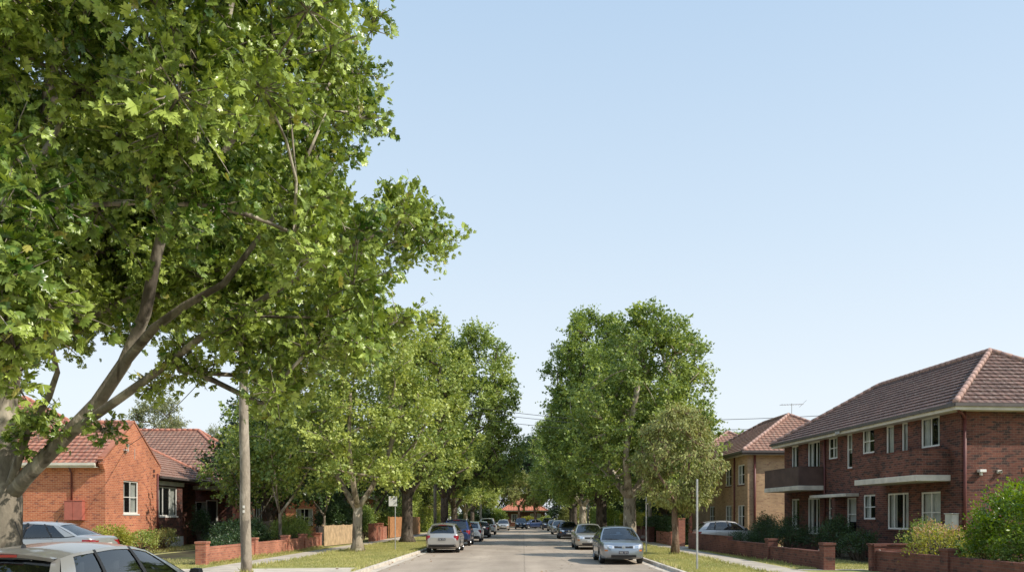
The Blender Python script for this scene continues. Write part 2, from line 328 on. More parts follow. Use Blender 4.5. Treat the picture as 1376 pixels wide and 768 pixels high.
def pathmat():
    m, nt, b, N, L = newmat('footpath_concrete')
    uv = N.new('ShaderNodeTexCoord')
    br = N.new('ShaderNodeTexBrick'); br.offset = 0; br.inputs['Scale'].default_value = 1; br.inputs['Brick Width'].default_value = 3; br.inputs['Row Height'].default_value = 1.5
    br.inputs['Mortar Size'].default_value = .012
    br.inputs['Color1'].default_value = (.50, .44, .36, 1); br.inputs['Color2'].default_value = (.44, .385, .315, 1); br.inputs['Mortar'].default_value = (.10, .095, .08, 1)
    L.new(uv.outputs['Object'], br.inputs['Vector'])
    n = N.new('ShaderNodeTexNoise'); n.inputs['Scale'].default_value = 2; n.inputs['Detail'].default_value = 8; L.new(uv.outputs['Object'], n.inputs['Vector'])
    mr = N.new('ShaderNodeMapRange'); mr.inputs['From Min'].default_value = .3; mr.inputs['From Max'].default_value = .7; mr.inputs['To Min'].default_value = .75; mr.inputs['To Max'].default_value = 1.15; L.new(n.outputs['Fac'], mr.inputs['Value'])
    mu = N.new('ShaderNodeMix'); mu.data_type = 'RGBA'; mu.blend_type = 'MULTIPLY'; mu.inputs['Factor'].default_value = 1
    L.new(br.outputs['Color'], mu.inputs[6]); L.new(mr.outputs[0], mu.inputs[7]); L.new(mu.outputs[2], b.inputs['Base Color'])
    b.inputs['Roughness'].default_value = .9
    return m
M['path'] = pathmat()

# ------------------------------------------------------------------ mesh builder
class MB:
    def __init__(s): s.v = []; s.f = []; s.m = []
    def add(s, vs, fs, mi=0):
        o = len(s.v); s.v.extend([tuple(v) for v in vs])
        s.f.extend([tuple(i + o for i in f) for f in fs]); s.m.extend([mi] * len(fs))
    def quad(s, a, b, c, d, mi=0): s.add([a, b, c, d], [(0, 1, 2, 3)], mi)
    def tri(s, a, b, c, mi=0): s.add([a, b, c], [(0, 1, 2)], mi)
    def box(s, x0, x1, y0, y1, z0, z1, mi=0, bev=0):
        if x1 < x0: x0, x1 = x1, x0
        if y1 < y0: y0, y1 = y1, y0
        s.add([(x0, y0, z0), (x1, y0, z0), (x1, y1, z0), (x0, y1, z0), (x0, y0, z1), (x1, y0, z1), (x1, y1, z1), (x0, y1, z1)],
              [(0, 3, 2, 1), (4, 5, 6, 7), (0, 1, 5, 4), (1, 2, 6, 5), (2, 3, 7, 6), (3, 0, 4, 7)], mi)
    def obox(s, o, d, n, s0, s1, n0, n1, z0, z1, mi=0):
        """box in the frame of a wall: along d from s0 to s1, outward n from n0 to n1"""
        P = lambda a, b, z: (o[0] + d[0] * a + n[0] * b, o[1] + d[1] * a + n[1] * b, z)
        s.add([P(s0, n0, z0), P(s1, n0, z0), P(s1, n1, z0), P(s0, n1, z0), P(s0, n0, z1), P(s1, n0, z1), P(s1, n1, z1), P(s0, n1, z1)],
              [(0, 3, 2, 1), (4, 5, 6, 7), (0, 1, 5, 4), (1, 2, 6, 5), (2, 3, 7, 6), (3, 0, 4, 7)], mi)
    def tube(s, pts, rad, n=8, mi=0, cap=True):
        pts = [Vector(p) for p in pts]
        if not hasattr(rad, '__len__'): rad = [rad] * len(pts)
        o = len(s.v); u = None
        for i, p in enumerate(pts):
            t = (pts[min(i + 1, len(pts) - 1)] - pts[max(i - 1, 0)]).normalized()
            if u is None:
                a = Vector((1, 0, 0)) if abs(t.x) < .8 else Vector((0, 1, 0)); u = t.cross(a).normalized()
            else:
                u = (u - t * u.dot(t)).normalized()
            w = t.cross(u)
            for k in range(n):
                an = 2 * pi * k / n
                s.v.append(tuple(p + (u * cos(an) + w * sin(an)) * rad[i]))
        for i in range(len(pts) - 1):
            for k in range(n):
                a = o + i * n + k; b = o + i * n + (k + 1) % n
                s.f.append((a, b, b + n, a + n)); s.m.append(mi)
        if cap:
            s.f.append(tuple(o + k for k in range(n))[::-1]); s.m.append(mi)
            s.f.append(tuple(o + (len(pts) - 1) * n + k for k in range(n))); s.m.append(mi)
    def lathe(s, prof, n, mi=0, axis='y', c=(0, 0, 0)):
        """prof: list of (radius, offset along axis)"""
        o = len(s.v)
        for r, h in prof:
            for k in range(n):
                a = 2 * pi * k / n
                if axis == 'y': s.v.append((c[0] + r * cos(a), c[1] + h, c[2] + r * sin(a)))
                else: s.v.append((c[0] + r * cos(a), c[1] + r * sin(a), c[2] + h))
        for i in range(len(prof) - 1):
            for k in range(n):
                a = o + i * n + k; b = o + i * n + (k + 1) % n
                s.f.append((a, b, b + n, a + n)); s.m.append(mi)
    def grid(s, P, nu, nv, mi=0, flip=False):
        o = len(s.v)
        for j in range(nv + 1):
            for i in range(nu + 1): s.v.append(tuple(P(i / nu, j / nv)))
        for j in range(nv):
            for i in range(nu):
                a = o + j * (nu + 1) + i; q = (a, a + 1, a + nu + 2, a + nu + 1)
                s.f.append(q[::-1] if flip else q); s.m.append(mi)
    def build(s, name, mats, parent=None, smooth=False, world=True, recalc=False, bevel=0, weld=False):
        if not isinstance(mats, (list, tuple)): mats = [mats]
        me = bpy.data.meshes.new(name)
        off = (0, 0, 0)
        if parent is not None and world:
            p = parent; off = Vector((0, 0, 0))
            while p is not None: off = off + p.location; p = p.parent
            vs = [(v[0] - off[0], v[1] - off[1], v[2] - off[2]) for v in s.v]
        else: vs = s.v
        me.from_pydata(vs, [], s.f)
        for m in mats: me.materials.append(m)
        me.polygons.foreach_set('material_index', s.m)
        if smooth: me.polygons.foreach_set('use_smooth', [True] * len(s.f))
        if recalc or weld or bevel:
            bm = bmesh.new(); bm.from_mesh(me)
            if weld: bmesh.ops.remove_doubles(bm, verts=bm.verts, dist=1e-4)
            bmesh.ops.recalc_face_normals(bm, faces=bm.faces)
            if bevel: 
                es = [e for e in bm.edges if len(e.link_faces) == 2 and e.calc_face_angle(0) > .5]
                bmesh.ops.bevel(bm, geom=es, offset=bevel, segments=2, affect='EDGES', profile=.5)
            bm.to_mesh(me); bm.free()
        uvl = me.uv_layers.new(name='UVMap')
        nl = len(me.loops)
        if nl:
            co = np.empty(len(me.vertices) * 3); me.vertices.foreach_get('co', co); co = co.reshape(-1, 3)
            li = np.empty(nl, dtype=np.int64); me.loops.foreach_get('vertex_index', li)
            pn = np.empty(len(me.polygons) * 3); me.polygons.foreach_get('normal', pn); pn = pn.reshape(-1, 3)
            lt = np.empty(len(me.polygons), dtype=np.int64); me.polygons.foreach_get('loop_total', lt)
            n = np.repeat(pn, lt, axis=0)
            t = np.stack([-n[:, 1], n[:, 0], np.zeros(nl)], 1); l = np.linalg.norm(t, axis=1)
            t[l < .05] = (1, 0, 0); t /= np.linalg.norm(t, axis=1)[:, None]
            b = np.cross(n, t); p = co[li] + np.array(off)
            uv = np.stack([(p * t).sum(1), (p * b).sum(1)], 1).astype(np.float32)
            uvl.data.foreach_set('uv', uv.ravel())
        me.update()
        o = bpy.data.objects.new(name, me); COL.objects.link(o)
        if parent is not None: o.parent = parent
        return o

def tag(o, label=None, cat=None, group=None, kind=None):
    if label: o['label'] = label
    if cat: o['category'] = cat
    if group: o['group'] = group
    if kind: o['kind'] = kind
    return o
def thing(name, label, cat, loc=(0, 0, 0), rz=0, group=None):
    o = bpy.data.objects.new(name, None); COL.objects.link(o)
    o.location = loc; o.rotation_euler = (0, 0, rz); o.empty_display_size = .3
    return tag(o, label, cat, group)
def struct(o): o['kind'] = 'structure'; return o
# ------------------------------------------------------------------ building helpers
def wall(mb, o, d, n, L, z0, z1, ops=(), mi=0, t=.12):
    P = lambda s, z, k=0.0: (o[0] + d[0] * s + n[0] * k, o[1] + d[1] * s + n[1] * k, z)
    S = sorted(set([0, L] + [v for q in ops for v in q[:2]])); Z = sorted(set([z0, z1] + [v for q in ops for v in q[2:4]]))
    for i in range(len(S) - 1):
        for j in range(len(Z) - 1):
            a, b, c, e = S[i], S[i + 1], Z[j], Z[j + 1]; m, k = (a + b) / 2, (c + e) / 2
            if any(q[0] < m < q[1] and q[2] < k < q[3] for q in ops): continue
            mb.quad(P(a, c), P(b, c), P(b, e), P(a, e), mi)
    for q in ops:
        a, b, c, e = q[:4]
        mb.quad(P(a, c), P(a, c, -t), P(a, e, -t), P(a, e), mi); mb.quad(P(b, c), P(b, e), P(b, e, -t), P(b, c, -t), mi)
        mb.quad(P(a, e), P(a, e, -t), P(b, e, -t), P(b, e), mi); mb.quad(P(a, c), P(b, c), P(b, c, -t), P(a, c, -t), mi)

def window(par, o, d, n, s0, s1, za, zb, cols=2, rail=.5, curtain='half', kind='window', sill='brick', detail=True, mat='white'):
    fr = MB(); f = .07
    B = lambda a, b, c, e, n0=-.10, n1=-.045: fr.obox(o, d, n, a, b, n0, n1, c, e)
    B(s0, s0 + f, za, zb); B(s1 - f, s1, za, zb); B(s0 + f, s1 - f, zb - f, zb); B(s0 + f, s1 - f, za, za + f)
    W = s1 - s0
    cs = cols if isinstance(cols, (list, tuple)) else [k / cols for k in range(1, cols)]
    for c in cs: B(s0 + W * c - .025, s0 + W * c + .025, za + f, zb - f, -.098, -.05)
    xs = [0] + list(cs) + [1]
    if rail:
        for a, b in zip(xs[:-1], xs[1:]):
            zz = za + (zb - za) * rail
            B(s0 + W * a + .03, s0 + W * b - .03, zz - .018, zz + .018, -.095, -.055)
    w = fr.build(kind, M[mat], par, world=False)
    g = MB(); g.quad(*[(o[0] + d[0] * s + n[0] * -.077, o[1] + d[1] * s + n[1] * -.077, z) for s, z in ((s0 + .04, za + .04), (s1 - .04, za + .04), (s1 - .04, zb - .04), (s0 + .04, zb - .04))]); g.build('pane', M['glass'], w, world=False)
    sl = MB()
    if sill: sl.obox(o, d, n, s0 - .06, s1 + .06, -.03, .035, za - .075, za - .002); sl.build('sill', M['white' if sill == 'white' else 'brick_fence_dark'], w, world=False)
    if curtain:
        c = MB()
        spans = {'half': [(0, .30), (.70, 1)], 'full': [(0, 1)], 'left': [(0, .6)], 'right': [(.45, 1)], 'blind': []}[curtain]
        for a, b in spans:
            c = MB(); nseg = max(6, int((b - a) * W / .05)); pts = []
            for k in range(nseg + 1):
                s = s0 + W * (a + (b - a) * k / nseg); q = -.17 + .022 * sin(k * 1.9)
                pts.append((s, q))
            for k in range(nseg):
                (a0, q0), (a1, q1) = pts[k], pts[k + 1]
                c.quad(*[(o[0] + d[0] * s + n[0] * q, o[1] + d[1] * s + n[1] * q, z) for s, q, z in ((a0, q0, za), (a1, q1, za), (a1, q1, zb), (a0, q0, zb))])
            c.build('curtain', M['curtain'], w, smooth=True, world=False)
        if curtain == 'blind': c.obox(o, d, n, s0, s1, -.17, -.165, za + (zb - za) * .45, zb); c.build('blind', M['blind'], w, world=False)
    bk = MB(); bk.obox(o, d, n, s0 - .3, s1 + .3, -.9, -.85, za - .3, zb + .2); bk.build('room_shade', M['room'], w, world=False)  # near-black backing panel stands in for the dark of the room
    return w

def roof_plane(mb, E0, E1, R1, R0, mi=0, course=.33, h=.045):
    E0, E1, R1, R0 = map(Vector, (E0, E1, R1, R0))
    n = (E1 - E0).cross(((R0 + R1) / 2) - E0).normalized()
    if n.z < 0: n = -n
    u = (E1 - E0).normalized(); q = ((R0 + R1) / 2 - E0); run = (q - u * q.dot(u)).length
    K = max(2, int(round(run / course)))
    for k in range(K):
        f0, f1 = k / K, (k + 1) / K
        a, b = E0.lerp(R0, f0), E1.lerp(R1, f0); c, e = E1.lerp(R1, f1), E0.lerp(R0, f1)
        mb.quad(a + n * h, b + n * h, c + n * .006, e + n * .006, mi)
        mb.quad(a - n * .004, b - n * .004, b + n * h, a + n * h, mi)

def cap_line(mb, a, b, r=.11, mi=0):
    a, b = Vector(a), Vector(b); L = (b - a).length; K = max(1, int(L / .4))
    for k in range(K):
        p, q = a.lerp(b, k / K), a.lerp(b, (k + 1.06) / K)
        mb.tube([p, q], [r * 1.06, r * .92], 8, mi)

def hip_roof(par, x0, x1, y0, y1, ze, pitch, oh, tile, ridge, fascia='cream', gutter='gutter_dark', axis=None, soffit=True):
    """hipped roof over a rectangle, in the parent's own frame"""
    X0, X1, Y0, Y1 = x0 - oh, x1 + oh, y0 - oh, y1 + oh
    w, l = X1 - X0, Y1 - Y0; a = min(w, l) / 2; zr = ze + a * math.tan(pitch)
    if l >= w: A = (X0 + a, Y0 + a, zr); B = (X0 + a, Y1 - a, zr)
    else: A = (X0 + a, Y0 + a, zr); B = (X1 - a, Y0 + a, zr)
    c = [(X0, Y0, ze), (X1, Y0, ze), (X1, Y1, ze), (X0, Y1, ze)]
    mb = MB(); rc = MB()
    if l >= w:
        roof_plane(mb, c[0], c[1], A, A); roof_plane(mb, c[1], c[2], B, A); roof_plane(mb, c[2], c[3], B, B); roof_plane(mb, c[3], c[0], A, B)
        hips = [(c[0], A), (c[1], A), (c[2], B), (c[3], B)]
    else:
        roof_plane(mb, c[0], c[1], B, A); roof_plane(mb, c[1], c[2], B, B); roof_plane(mb, c[2], c[3], A, B); roof_plane(mb, c[3], c[0], A, A)
        hips = [(c[0], A), (c[1], B), (c[2], B), (c[3], A)]
    r = mb.build('roof', M[tile], par, world=False)
    up = Vector((0, 0, .05))
    for p, q in hips: cap_line(rc, Vector(p) + up, Vector(q) + up)
    cap_line(rc, Vector(A) + up, Vector(B) + up)
    rc.build('ridge_cap', M[ridge], r, world=False, smooth=True)
    g = MB()
    for (p, q) in ((c[0], c[1]), (c[1], c[2]), (c[2], c[3]), (c[3], c[0])):
        p, q = Vector(p), Vector(q); dd = (q - p).normalized(); nn = Vector((dd.y, -dd.x, 0)); Lq = (q - p).length
        g.obox(p, dd, nn, -.07, Lq + .07, .004, .10, ze - .10, ze + .015, 1)
        g.obox(p, dd, nn, 0, Lq, -.03, .002, ze - .22, ze - .012, 0)
    g.build('gutter', [M[fascia], M[gutter]], r, world=False)
    if soffit:
        s = MB()
        s.box(X0 + .03, X1 - .03, Y0 + .03, y0, ze - .21, ze - .19); s.box(X0 + .03, X1 - .03, y1, Y1 - .03, ze - .21, ze - .19)
        s.box(X0 + .03, x0, y0, y1, ze - .21, ze - .19); s.box(x1, X1 - .03, y0, y1, ze - .21, ze - .19)
        s.build('soffit', M['cream'], r, world=False)
    return A, B

def face(fc, x0, x1, y0, y1):
    return {'S': ((x0, y0), (1, 0), (0, -1), x1 - x0), 'E': ((x1, y0), (0, 1), (1, 0), y1 - y0),
            'N': ((x1, y1), (-1, 0), (0, 1), x1 - x0), 'W': ((x0, y1), (0, -1), (-1, 0), y1 - y0)}[fc]

def box_walls(par, x0, x1, y0, y1, z0, z1, brick, wins, name='wall'):
    """wins: {face: [(s0,s1,za,zb,dict)]}"""
    mb = MB()
    for fc in 'SENW':
        o, d, n, L = face(fc, x0, x1, y0, y1)
        ops = wins.get(fc, [])
        wall(mb, o, d, n, L, z0, z1, ops)
    w = mb.build(name, M[brick], par, world=False)
    for fc in 'SENW':
        o, d, n, L = face(fc, x0, x1, y0, y1)
        for q in wins.get(fc, []): window(par, o, d, n, *q[:4], **(q[4] if len(q) > 4 else {}))
    return w

def pipe(par, pts, r=.045, mat='maroon', name='downpipe'):
    mb = MB(); mb.tube(pts, r, 8); o = mb.build(name, M[mat], par, world=False, smooth=True); return o

# ------------------------------------------------------------------ apartment block on the right
def apartments():
    th = math.atan(.085)
    A = thing('apartment_block', 'two storey dark red brick apartment block with brown hip roof and two balconies', 'building', (15.5, 29, .1), th)
    L = 15.5; D = 7.0
    f = lambda t0, t1, za, zb, **k: (L - t1, L - t0, za - .1, zb - .1, k)
    W = [f(1.26, 2.5, 4.48, 5.62, cols=2, rail=.0, curtain='half'), f(3.40, 3.86, 3.45, 5.62, cols=1, rail=0, curtain='left', kind='balcony_door', sill=None),
         f(4.42, 5.05, 4.3, 5.62, cols=1, rail=.0, curtain='full'), f(5.98, 7.03, 4.60, 5.66, cols=2, rail=.5, curtain='half'),
         f(7.92, 8.45, 4.05, 5.62, cols=1, rail=.55, curtain='blind'), f(9.34, 10.3, 4.60, 5.62, cols=2, rail=.5, curtain='right'),
         f(11.2, 12.6, 3.45, 5.60, cols=[.35, .68], rail=0, curtain='half', kind='balcony_door', sill=None), f(13.7, 14.6, 3.9, 5.60, cols=2, rail=.0, curtain='half'),
         f(1.2, 2.5, 1.45, 2.80, cols=2, rail=.42, curtain='full'), f(3.34, 4.95, 1.35, 2.82, cols=[.30, .72], rail=.0, curtain='half'),
         f(5.9, 6.95, 1.75, 2.82, cols=2, rail=.5, curtain='half'), f(7.55, 8.45, .75, 2.72, cols=1, rail=.62, curtain='blind', kind='entrance_door', sill=None),
         f(9.3, 10.3, 1.75, 2.78, cols=2, rail=.5, curtain='full'), f(11.2, 12.6, 1.0, 2.80, cols=[.35, .68], rail=0, curtain='half'),
         f(13.6, 14.6, 1.2, 2.80, cols=2, rail=0, curtain='half')]
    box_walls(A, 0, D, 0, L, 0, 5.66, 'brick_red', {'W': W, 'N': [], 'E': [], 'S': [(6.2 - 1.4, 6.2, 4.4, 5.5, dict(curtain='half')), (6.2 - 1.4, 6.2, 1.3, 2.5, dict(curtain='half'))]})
    hip_roof(A, 0, D, 0, L, 5.70, math.radians(33.5), .52, 'tile_brown', 'ridge_pink', 'cream', 'gutter_dark')
    # balconies: slab, parapet, rails
    for (t0, t1, mat, lab) in ((.6, 5.1, 'brick_red', 'red brick balcony with cream slab'), (10.7, 15.0, 'balcony', 'dark brown painted balcony with cream slab')):
        s = MB(); s.box(-1.32, -.002, t0 - .02, t1 + .02, 3.05, 3.27); b = s.build('balcony', M['slab'], A, world=False, bevel=.012); b['label'] = lab
        p = MB(); p.box(-1.30, -1.19, t0, t1, 3.273, 4.16); p.box(-1.188, -.002, t0, t0 + .11, 3.273, 4.16); p.box(-1.188, -.002, t1 - .11, t1, 3.273, 4.16)
        p.build('parapet', M[mat], b, world=False)
        c = MB(); c.box(-1.31, -1.18, t0 - .01, t1 + .01, 4.163, 4.20); c.box(-1.178, -.002, t0 - .01, t0 + .12, 4.163, 4.20); c.box(-1.178, -.002, t1 - .12, t1 + .01, 4.163, 4.20)
        c.build('coping', M['brick_fence_dark' if mat != 'balcony' else 'balcony'], b, world=False)
    s = MB(); s.box(-.62, -.002, 7.3, 11.0, 2.66, 2.80); s.build('door_canopy', M['slab'], A, world=False, bevel=.01)
    s = MB(); s.box(-.5, -.002, 8.6, 8.9, 0, 2.655); s.build('porch_pier', M['brick_red'], A, world=False)
    s = MB(); s.box(-1.3, -.003, 7.3, 8.55, 0, .3); s.box(-1.0, -.003, 7.3, 8.55, .303, .6); s.build('entrance_step', M['concrete'], A, world=False, bevel=.01)
    pipe(A, [(.12, -.06, 5.5), (.12, -.06, .05)], .055)
    pipe(A, [(-.35, -.35, 5.5), (.02, -.1, 5.38), (.12, -.06, 5.2)], .045)
    pipe(A, [(-.06, 10.55, 5.5), (-.06, 10.55, .05)], .045)
    # lamp, vent and meter box on the end wall
    lm = MB(); lm.box(.60, .84, -.19, -.002, 3.33, 3.43); lm.box(.68, .76, -.10, -.002, 3.22, 3.327)
    lm.build('wall_lamp', M['white'], A, world=False, bevel=.012)
    v = MB(); v.box(1.34, 1.50, -.07, -.002, 3.30, 3.42); v.lathe([(.05, -.16), (.062, -.10), (.05, -.07)], 10, axis='y', c=(1.42, 0, 3.35)); v.build('wall_vent', M['cream'], A, world=False)
    for k, x in enumerate((2.3, 3.3)):
        v = MB(); v.box(x, x + .24, -.02, -.002, 3.34, 3.5)
        for q in range(4): v.box(x + .02, x + .22, -.03, -.021, 3.36 + .034 * q, 3.375 + .034 * q)
        v.build('air_brick', M['brick_fence'], A, world=False)
    mb = MB(); mb.box(-.26, -.002, .10, .52, 1.30, 1.85, 0); mb.box(-.29, -.002, .07, .55, 1.853, 1.885, 0); mb.build('meter_box', M['slab'], A, world=False, bevel=.01)
    # insulators of the service line under the eave
    br = MB(); br.box(-.62, -.58, 7.9, 8.3, 5.58, 5.62)
    for q in (7.95, 8.1, 8.25): br.lathe([(.02, -.1), (.04, -.08), (.04, -.02), (.02, 0)], 8, axis='z', c=(-.6, q, 5.58))
    br.build('line_bracket', M['ceramic'], A, world=False)
    return A
apartments()

# ------------------------------------------------------------------ tan brick block behind it
def tan_block():
    X0, Y0 = 13.6, 49.6
    A = thing('tan_flats', 'two storey tan brick block with rusty hip roof behind the silver hatchback', 'building', (X0, Y0, .1), radians(3))
    L = 13; D = 8.2
    f = lambda t0, t1, za, zb, **k: (L - t1, L - t0, za, zb, k)
    W = [f(.6, 1.9, 3.75, 5.0, cols=2, rail=.5), f(3.2, 4.5, 3.75, 5.0, cols=2, rail=.5), f(.6, 1.9, 1.1, 2.5, cols=2, rail=.5), f(3.2, 4.5, 1.1, 2.5, cols=2, rail=.5, curtain='full'),
         f(7, 8.3, 3.75, 5.0, cols=2, rail=.5), f(7, 8.3, 1.1, 2.5, cols=2, rail=.5)]
    box_walls(A, 0, D, 0, L, 0, 5.66, 'brick_tan', {'W': W})
    hip_roof(A, 0, D, 0, L, 5.72, math.radians(31), .45, 'tile_rust', 'ridge_pink', 'gutter_dark', 'gutter_dark')
    pipe(A, [(.42, -.07, 5.5), (.42, -.07, .05)], .075)
    pipe(A, [(-.07, 2.4, 5.5), (-.07, 2.4, .05)], .05)
    a = thing('tv_antenna', 'thin metal television antenna standing on the rusty roof peak', 'antenna', (17.75, 54.1, 8.3))
    m = MB(); m.tube([(0, 0, -.15), (0, 0, 1.05)], .022, 6); m.build('mast', M['galv'], a, world=False)
    m = MB(); m.tube([(-.75, .1, .95), (.75, -.1, 1.0)], .016, 6)
    for k in range(9):
        x = -.7 + k * .17; m.tube([(x, -.35 + .02 * k, .96), (x, .35 - .02 * k, .96)], .009, 4)
    m.tube([(.5, 0, .8), (.95, -.1, 1.25)], .012, 5); m.build('array', M['galv'], a, world=False)
    B = thing('brick_flats', 'far brown brick flats with rusty tiled roof just showing beyond the tan block', 'building', (13.2, 65.5, .1), radians(2))
    box_walls(B, 0, 9, 0, 12, 0, 6.0, 'brick_red', {'W': [(7.5, 8.8, 3.8, 5.1), (10, 11.2, 3.8, 5.1), (7.5, 8.8, 1.1, 2.4), (10, 11.2, 1.1, 2.4)]})
    hip_roof(B, 0, 9, 0, 12, 6.05, math.radians(31), .45, 'tile_rust', 'ridge_pink', 'gutter_dark', 'gutter_dark')
tan_block()

# ------------------------------------------------------------------ left houses
def gable_house():
    gx, y0, y1 = -19.9, 39.0, 44.7
    A = thing('gable_house', 'orange brick bungalow with parapet gable, white sash window and red tiled roof', 'house', (gx, y0, .1))
    W = y1 - y0; D = 13.0; ze = 4.55; za = 6.55
    # local: x from -D..0, y 0..W ; front gable faces +x
    win = (1.75, 3.35, 1.92, 3.58)
    mb = MB()
    wall(mb, (0, 0), (0, 1), (1, 0), W, 0, ze, [win])
    mb.add([(0, 0, ze), (0, W, ze), (0, W / 2, za)], [(0, 1, 2)])
    wall(mb, (-D, 0), (1, 0), (0, -1), D, 0, ze, [])
    wall(mb, (0, W), (-1, 0), (0, 1), D, 0, ze, [])
    wall(mb, (-D, W), (0, -1), (-1, 0), W, 0, ze, [])
    # parapet thickness behind the gable face and brick kneelers stepping out
    mb.add([(-.22, 0, ze), (-.22, W, ze), (-.22, W / 2, za)], [(0, 2, 1)])
    for sgn, yb in ((-1, 0), (1, W)):
        for k, (e, z) in enumerate(((.06, 3.95), (.12, 4.05), (.18, 4.15), (.24, 4.25))):
            mb.box(-.22, -.001 - .001 * k, min(yb, yb + sgn * e), max(yb, yb + sgn * e), z, z + .099 if k < 3 else 4.62)
    mb.build('wall', M['brick_orange'], A, world=False)
    window(A, (0, 0), (0, 1), (1, 0), *win, cols=2, rail=.5, curtain='half', sill='white')
    # gable verge: brick-on-edge capping
    cp = MB()
    for sgn in (-1, 1):
        a = Vector((-.12, W / 2 + sgn * (W / 2 + .26), ze - .12)); b = Vector((-.12, W / 2, za + .05)); K = 26
        for k in range(K):
            p, q = a.lerp(b, k / K), a.lerp(b, (k + .93) / K); dn = (b - a).normalized()
            up = Vector((0, -dn.z * (1 if dn.y > 0 else -1), abs(dn.y))) * .08
            cp.add([p + Vector((-.14, 0, 0)), p + Vector((.14, 0, 0)), q + Vector((.14, 0, 0)), q + Vector((-.14, 0, 0)),
                    p + up + Vector((-.14, 0, 0)), p + up + Vector((.14, 0, 0)), q + up + Vector((.14, 0, 0)), q + up + Vector((-.14, 0, 0))],
                   [(0, 3, 2, 1), (4, 5, 6, 7), (0, 1, 5, 4), (1, 2, 6, 5), (2, 3, 7, 6), (3, 0, 4, 7)])
    cp.build('gable_coping', M['brick_fence'], A, world=False)
    r = MB(); sl = (za - ze) / (W / 2); oh = .38
    roof_plane(r, (-D, -oh, ze - oh * sl), (-.24, -oh, ze - oh * sl), (-.24, W / 2, za), (-D, W / 2, za))
    roof_plane(r, (-.24, W + oh, ze - oh * sl), (-D, W + oh, ze - oh * sl), (-D, W / 2, za), (-.24, W / 2, za))
    ro = r.build('roof', M['tile_red'], A, world=False)
    c = MB(); cap_line(c, (-D, W / 2, za + .04), (-.24, W / 2, za + .04)); c.build('ridge_cap', M['ridge_red'], ro, world=False, smooth=True)
    g = MB(); zz = ze - oh * sl
    g.box(-D, -.28, -oh - .11, -oh - .004, zz - .10, zz + .02); g.box(-D, -.28, -oh, -oh + .03, zz - .20, zz - .014); g.box(-D, -.28, -oh + .032, -.003, zz - .19, zz - .17)
    g.build('gutter', M['cream'], ro, world=False)
    pipe(A, [(-1.58, -.34, zz - .1), (-1.58, -.08, zz - .45), (-1.58, -.06, 2.5)], .045, 'maroon')
    m = MB(); m.box(-1.83, -.97, -.26, -.003, 1.60, 2.50); m.box(-1.85, -.95, -.28, -.003, 2.503, 2.535); m.box(-1.42, -1.41, -.268, -.261, 1.62, 2.48)
    m.build('meter_box', M['meter'], A, world=False, bevel=.012)
    # service line bracket on the gable
    b = MB(); b.tube([(.003, 1.9, 4.95), (.16, 1.9, 5.0), (.16, 1.9, 5.3)], .022, 6); b.lathe([(.03, -.06), (.06, -.04), (.06, .03), (.03, .05)], 8, axis='z', c=(.16, 1.9, 5.32))
    b.tube([(.02, 2.9, 4.7), (.02, 2.9, 5.25)], .014, 5); b.box(.003, .13, 1.75, 2.05, 5.05, 5.12)
    b.build('line_bracket', M['ceramic'], A, world=False)
    v = MB(); v.box(.001, .02, 5.0, 5.22, 3.9, 4.05); v.box(.001, .02, 5.0, 5.22, 4.15, 4.3); v.build('air_brick', M['brick_fence_dark'], A, world=False)
    # main hipped body behind, and the wing with its lower roof
    w2 = MB(); wall(w2, (-17, 5.7), (1, 0), (0, -1), 12, 0, ze); wall(w2, (-5, 5.7), (0, 1), (1, 0), 12, 0, ze); wall(w2, (-17, 17.7), (0, -1), (-1, 0), 12, 0, ze); wall(w2, (-5, 17.7), (-1, 0), (0, 1), 12, 0, ze)
    w2.build('rear_wall', M['brick_orange'], A, world=False)
    hip_roof(A, -17, -5, 5.7, 17.7, ze + .1, math.radians(35), .4, 'tile_red', 'ridge_red')
    # wing: bay face at x=-.3, y 5.7..9.5 ; recessed wall beyond at x=-1.6 to y 15
    m = MB(); bw = (.35, 3.1, 1.80, 3.46)
    wall(m, (-.3, 5.72), (0, 1), (1, 0), 3.8, .62, 3.85, [bw]); wall(m, (-.3, 9.52), (-1, 0), (0, 1), 1.3, .62, 3.85)
    wall(m, (-1.6, 9.52), (0, 1), (1, 0), 5.2, 0, 3.85, []); wall(m, (-1.6, 14.72), (-1, 0), (0, 1), 3.5, 0, 3.85)
    m.build('wing_wall', M['brick_red'], A, world=False)
    m = MB(); m.box(-.6, -.25, 5.74, 9.56, 0, .617); m.build('plinth', M['white'], A, world=False)
    window(A, (-.3, 5.72), (0, 1), (1, 0), *bw, cols=[.34, .67], rail=0, curtain='half', sill='white')
    m = MB(); m.box(-.33, -.2, 5.75, 9.55, 3.53, 3.76); m.build('window_head', M['cream'], A, world=False)
    r = MB(); E = .05; zE = 3.98
    roof_plane(r, (E, 5.72, zE), (E, 15.0, zE), (-4.9, 10.4, zE + 2.9), (-4.9, 5.72, zE + 2.9), 0)
    roof_plane(r, (E, 15.0, zE), (-5, 15.0, zE), (-4.9, 10.4, zE + 2.9), (-4.9, 10.4, zE + 2.9), 0)
    ro = r.build('wing_roof', M['tile_rust'], A, world=False)
    c = MB(); cap_line(c, (E, 15.0, zE + .04), (-4.9, 10.4, zE + 2.94)); c.build('hip_cap', M['ridge_red'], ro, world=False, smooth=True)
    g = MB(); g.box(E + .004, E + .10, 5.75, 15.1, zE - .10, zE + .02); g.box(E - .6, E - .01, 5.75, 15.0, zE - .14, zE - .12); g.build('gutter', M['gutter_dark'], ro, world=False)
    pipe(A, [(.06, 5.45, 4.1), (.06, 5.45, .05)], .05, 'maroon')
gable_house()

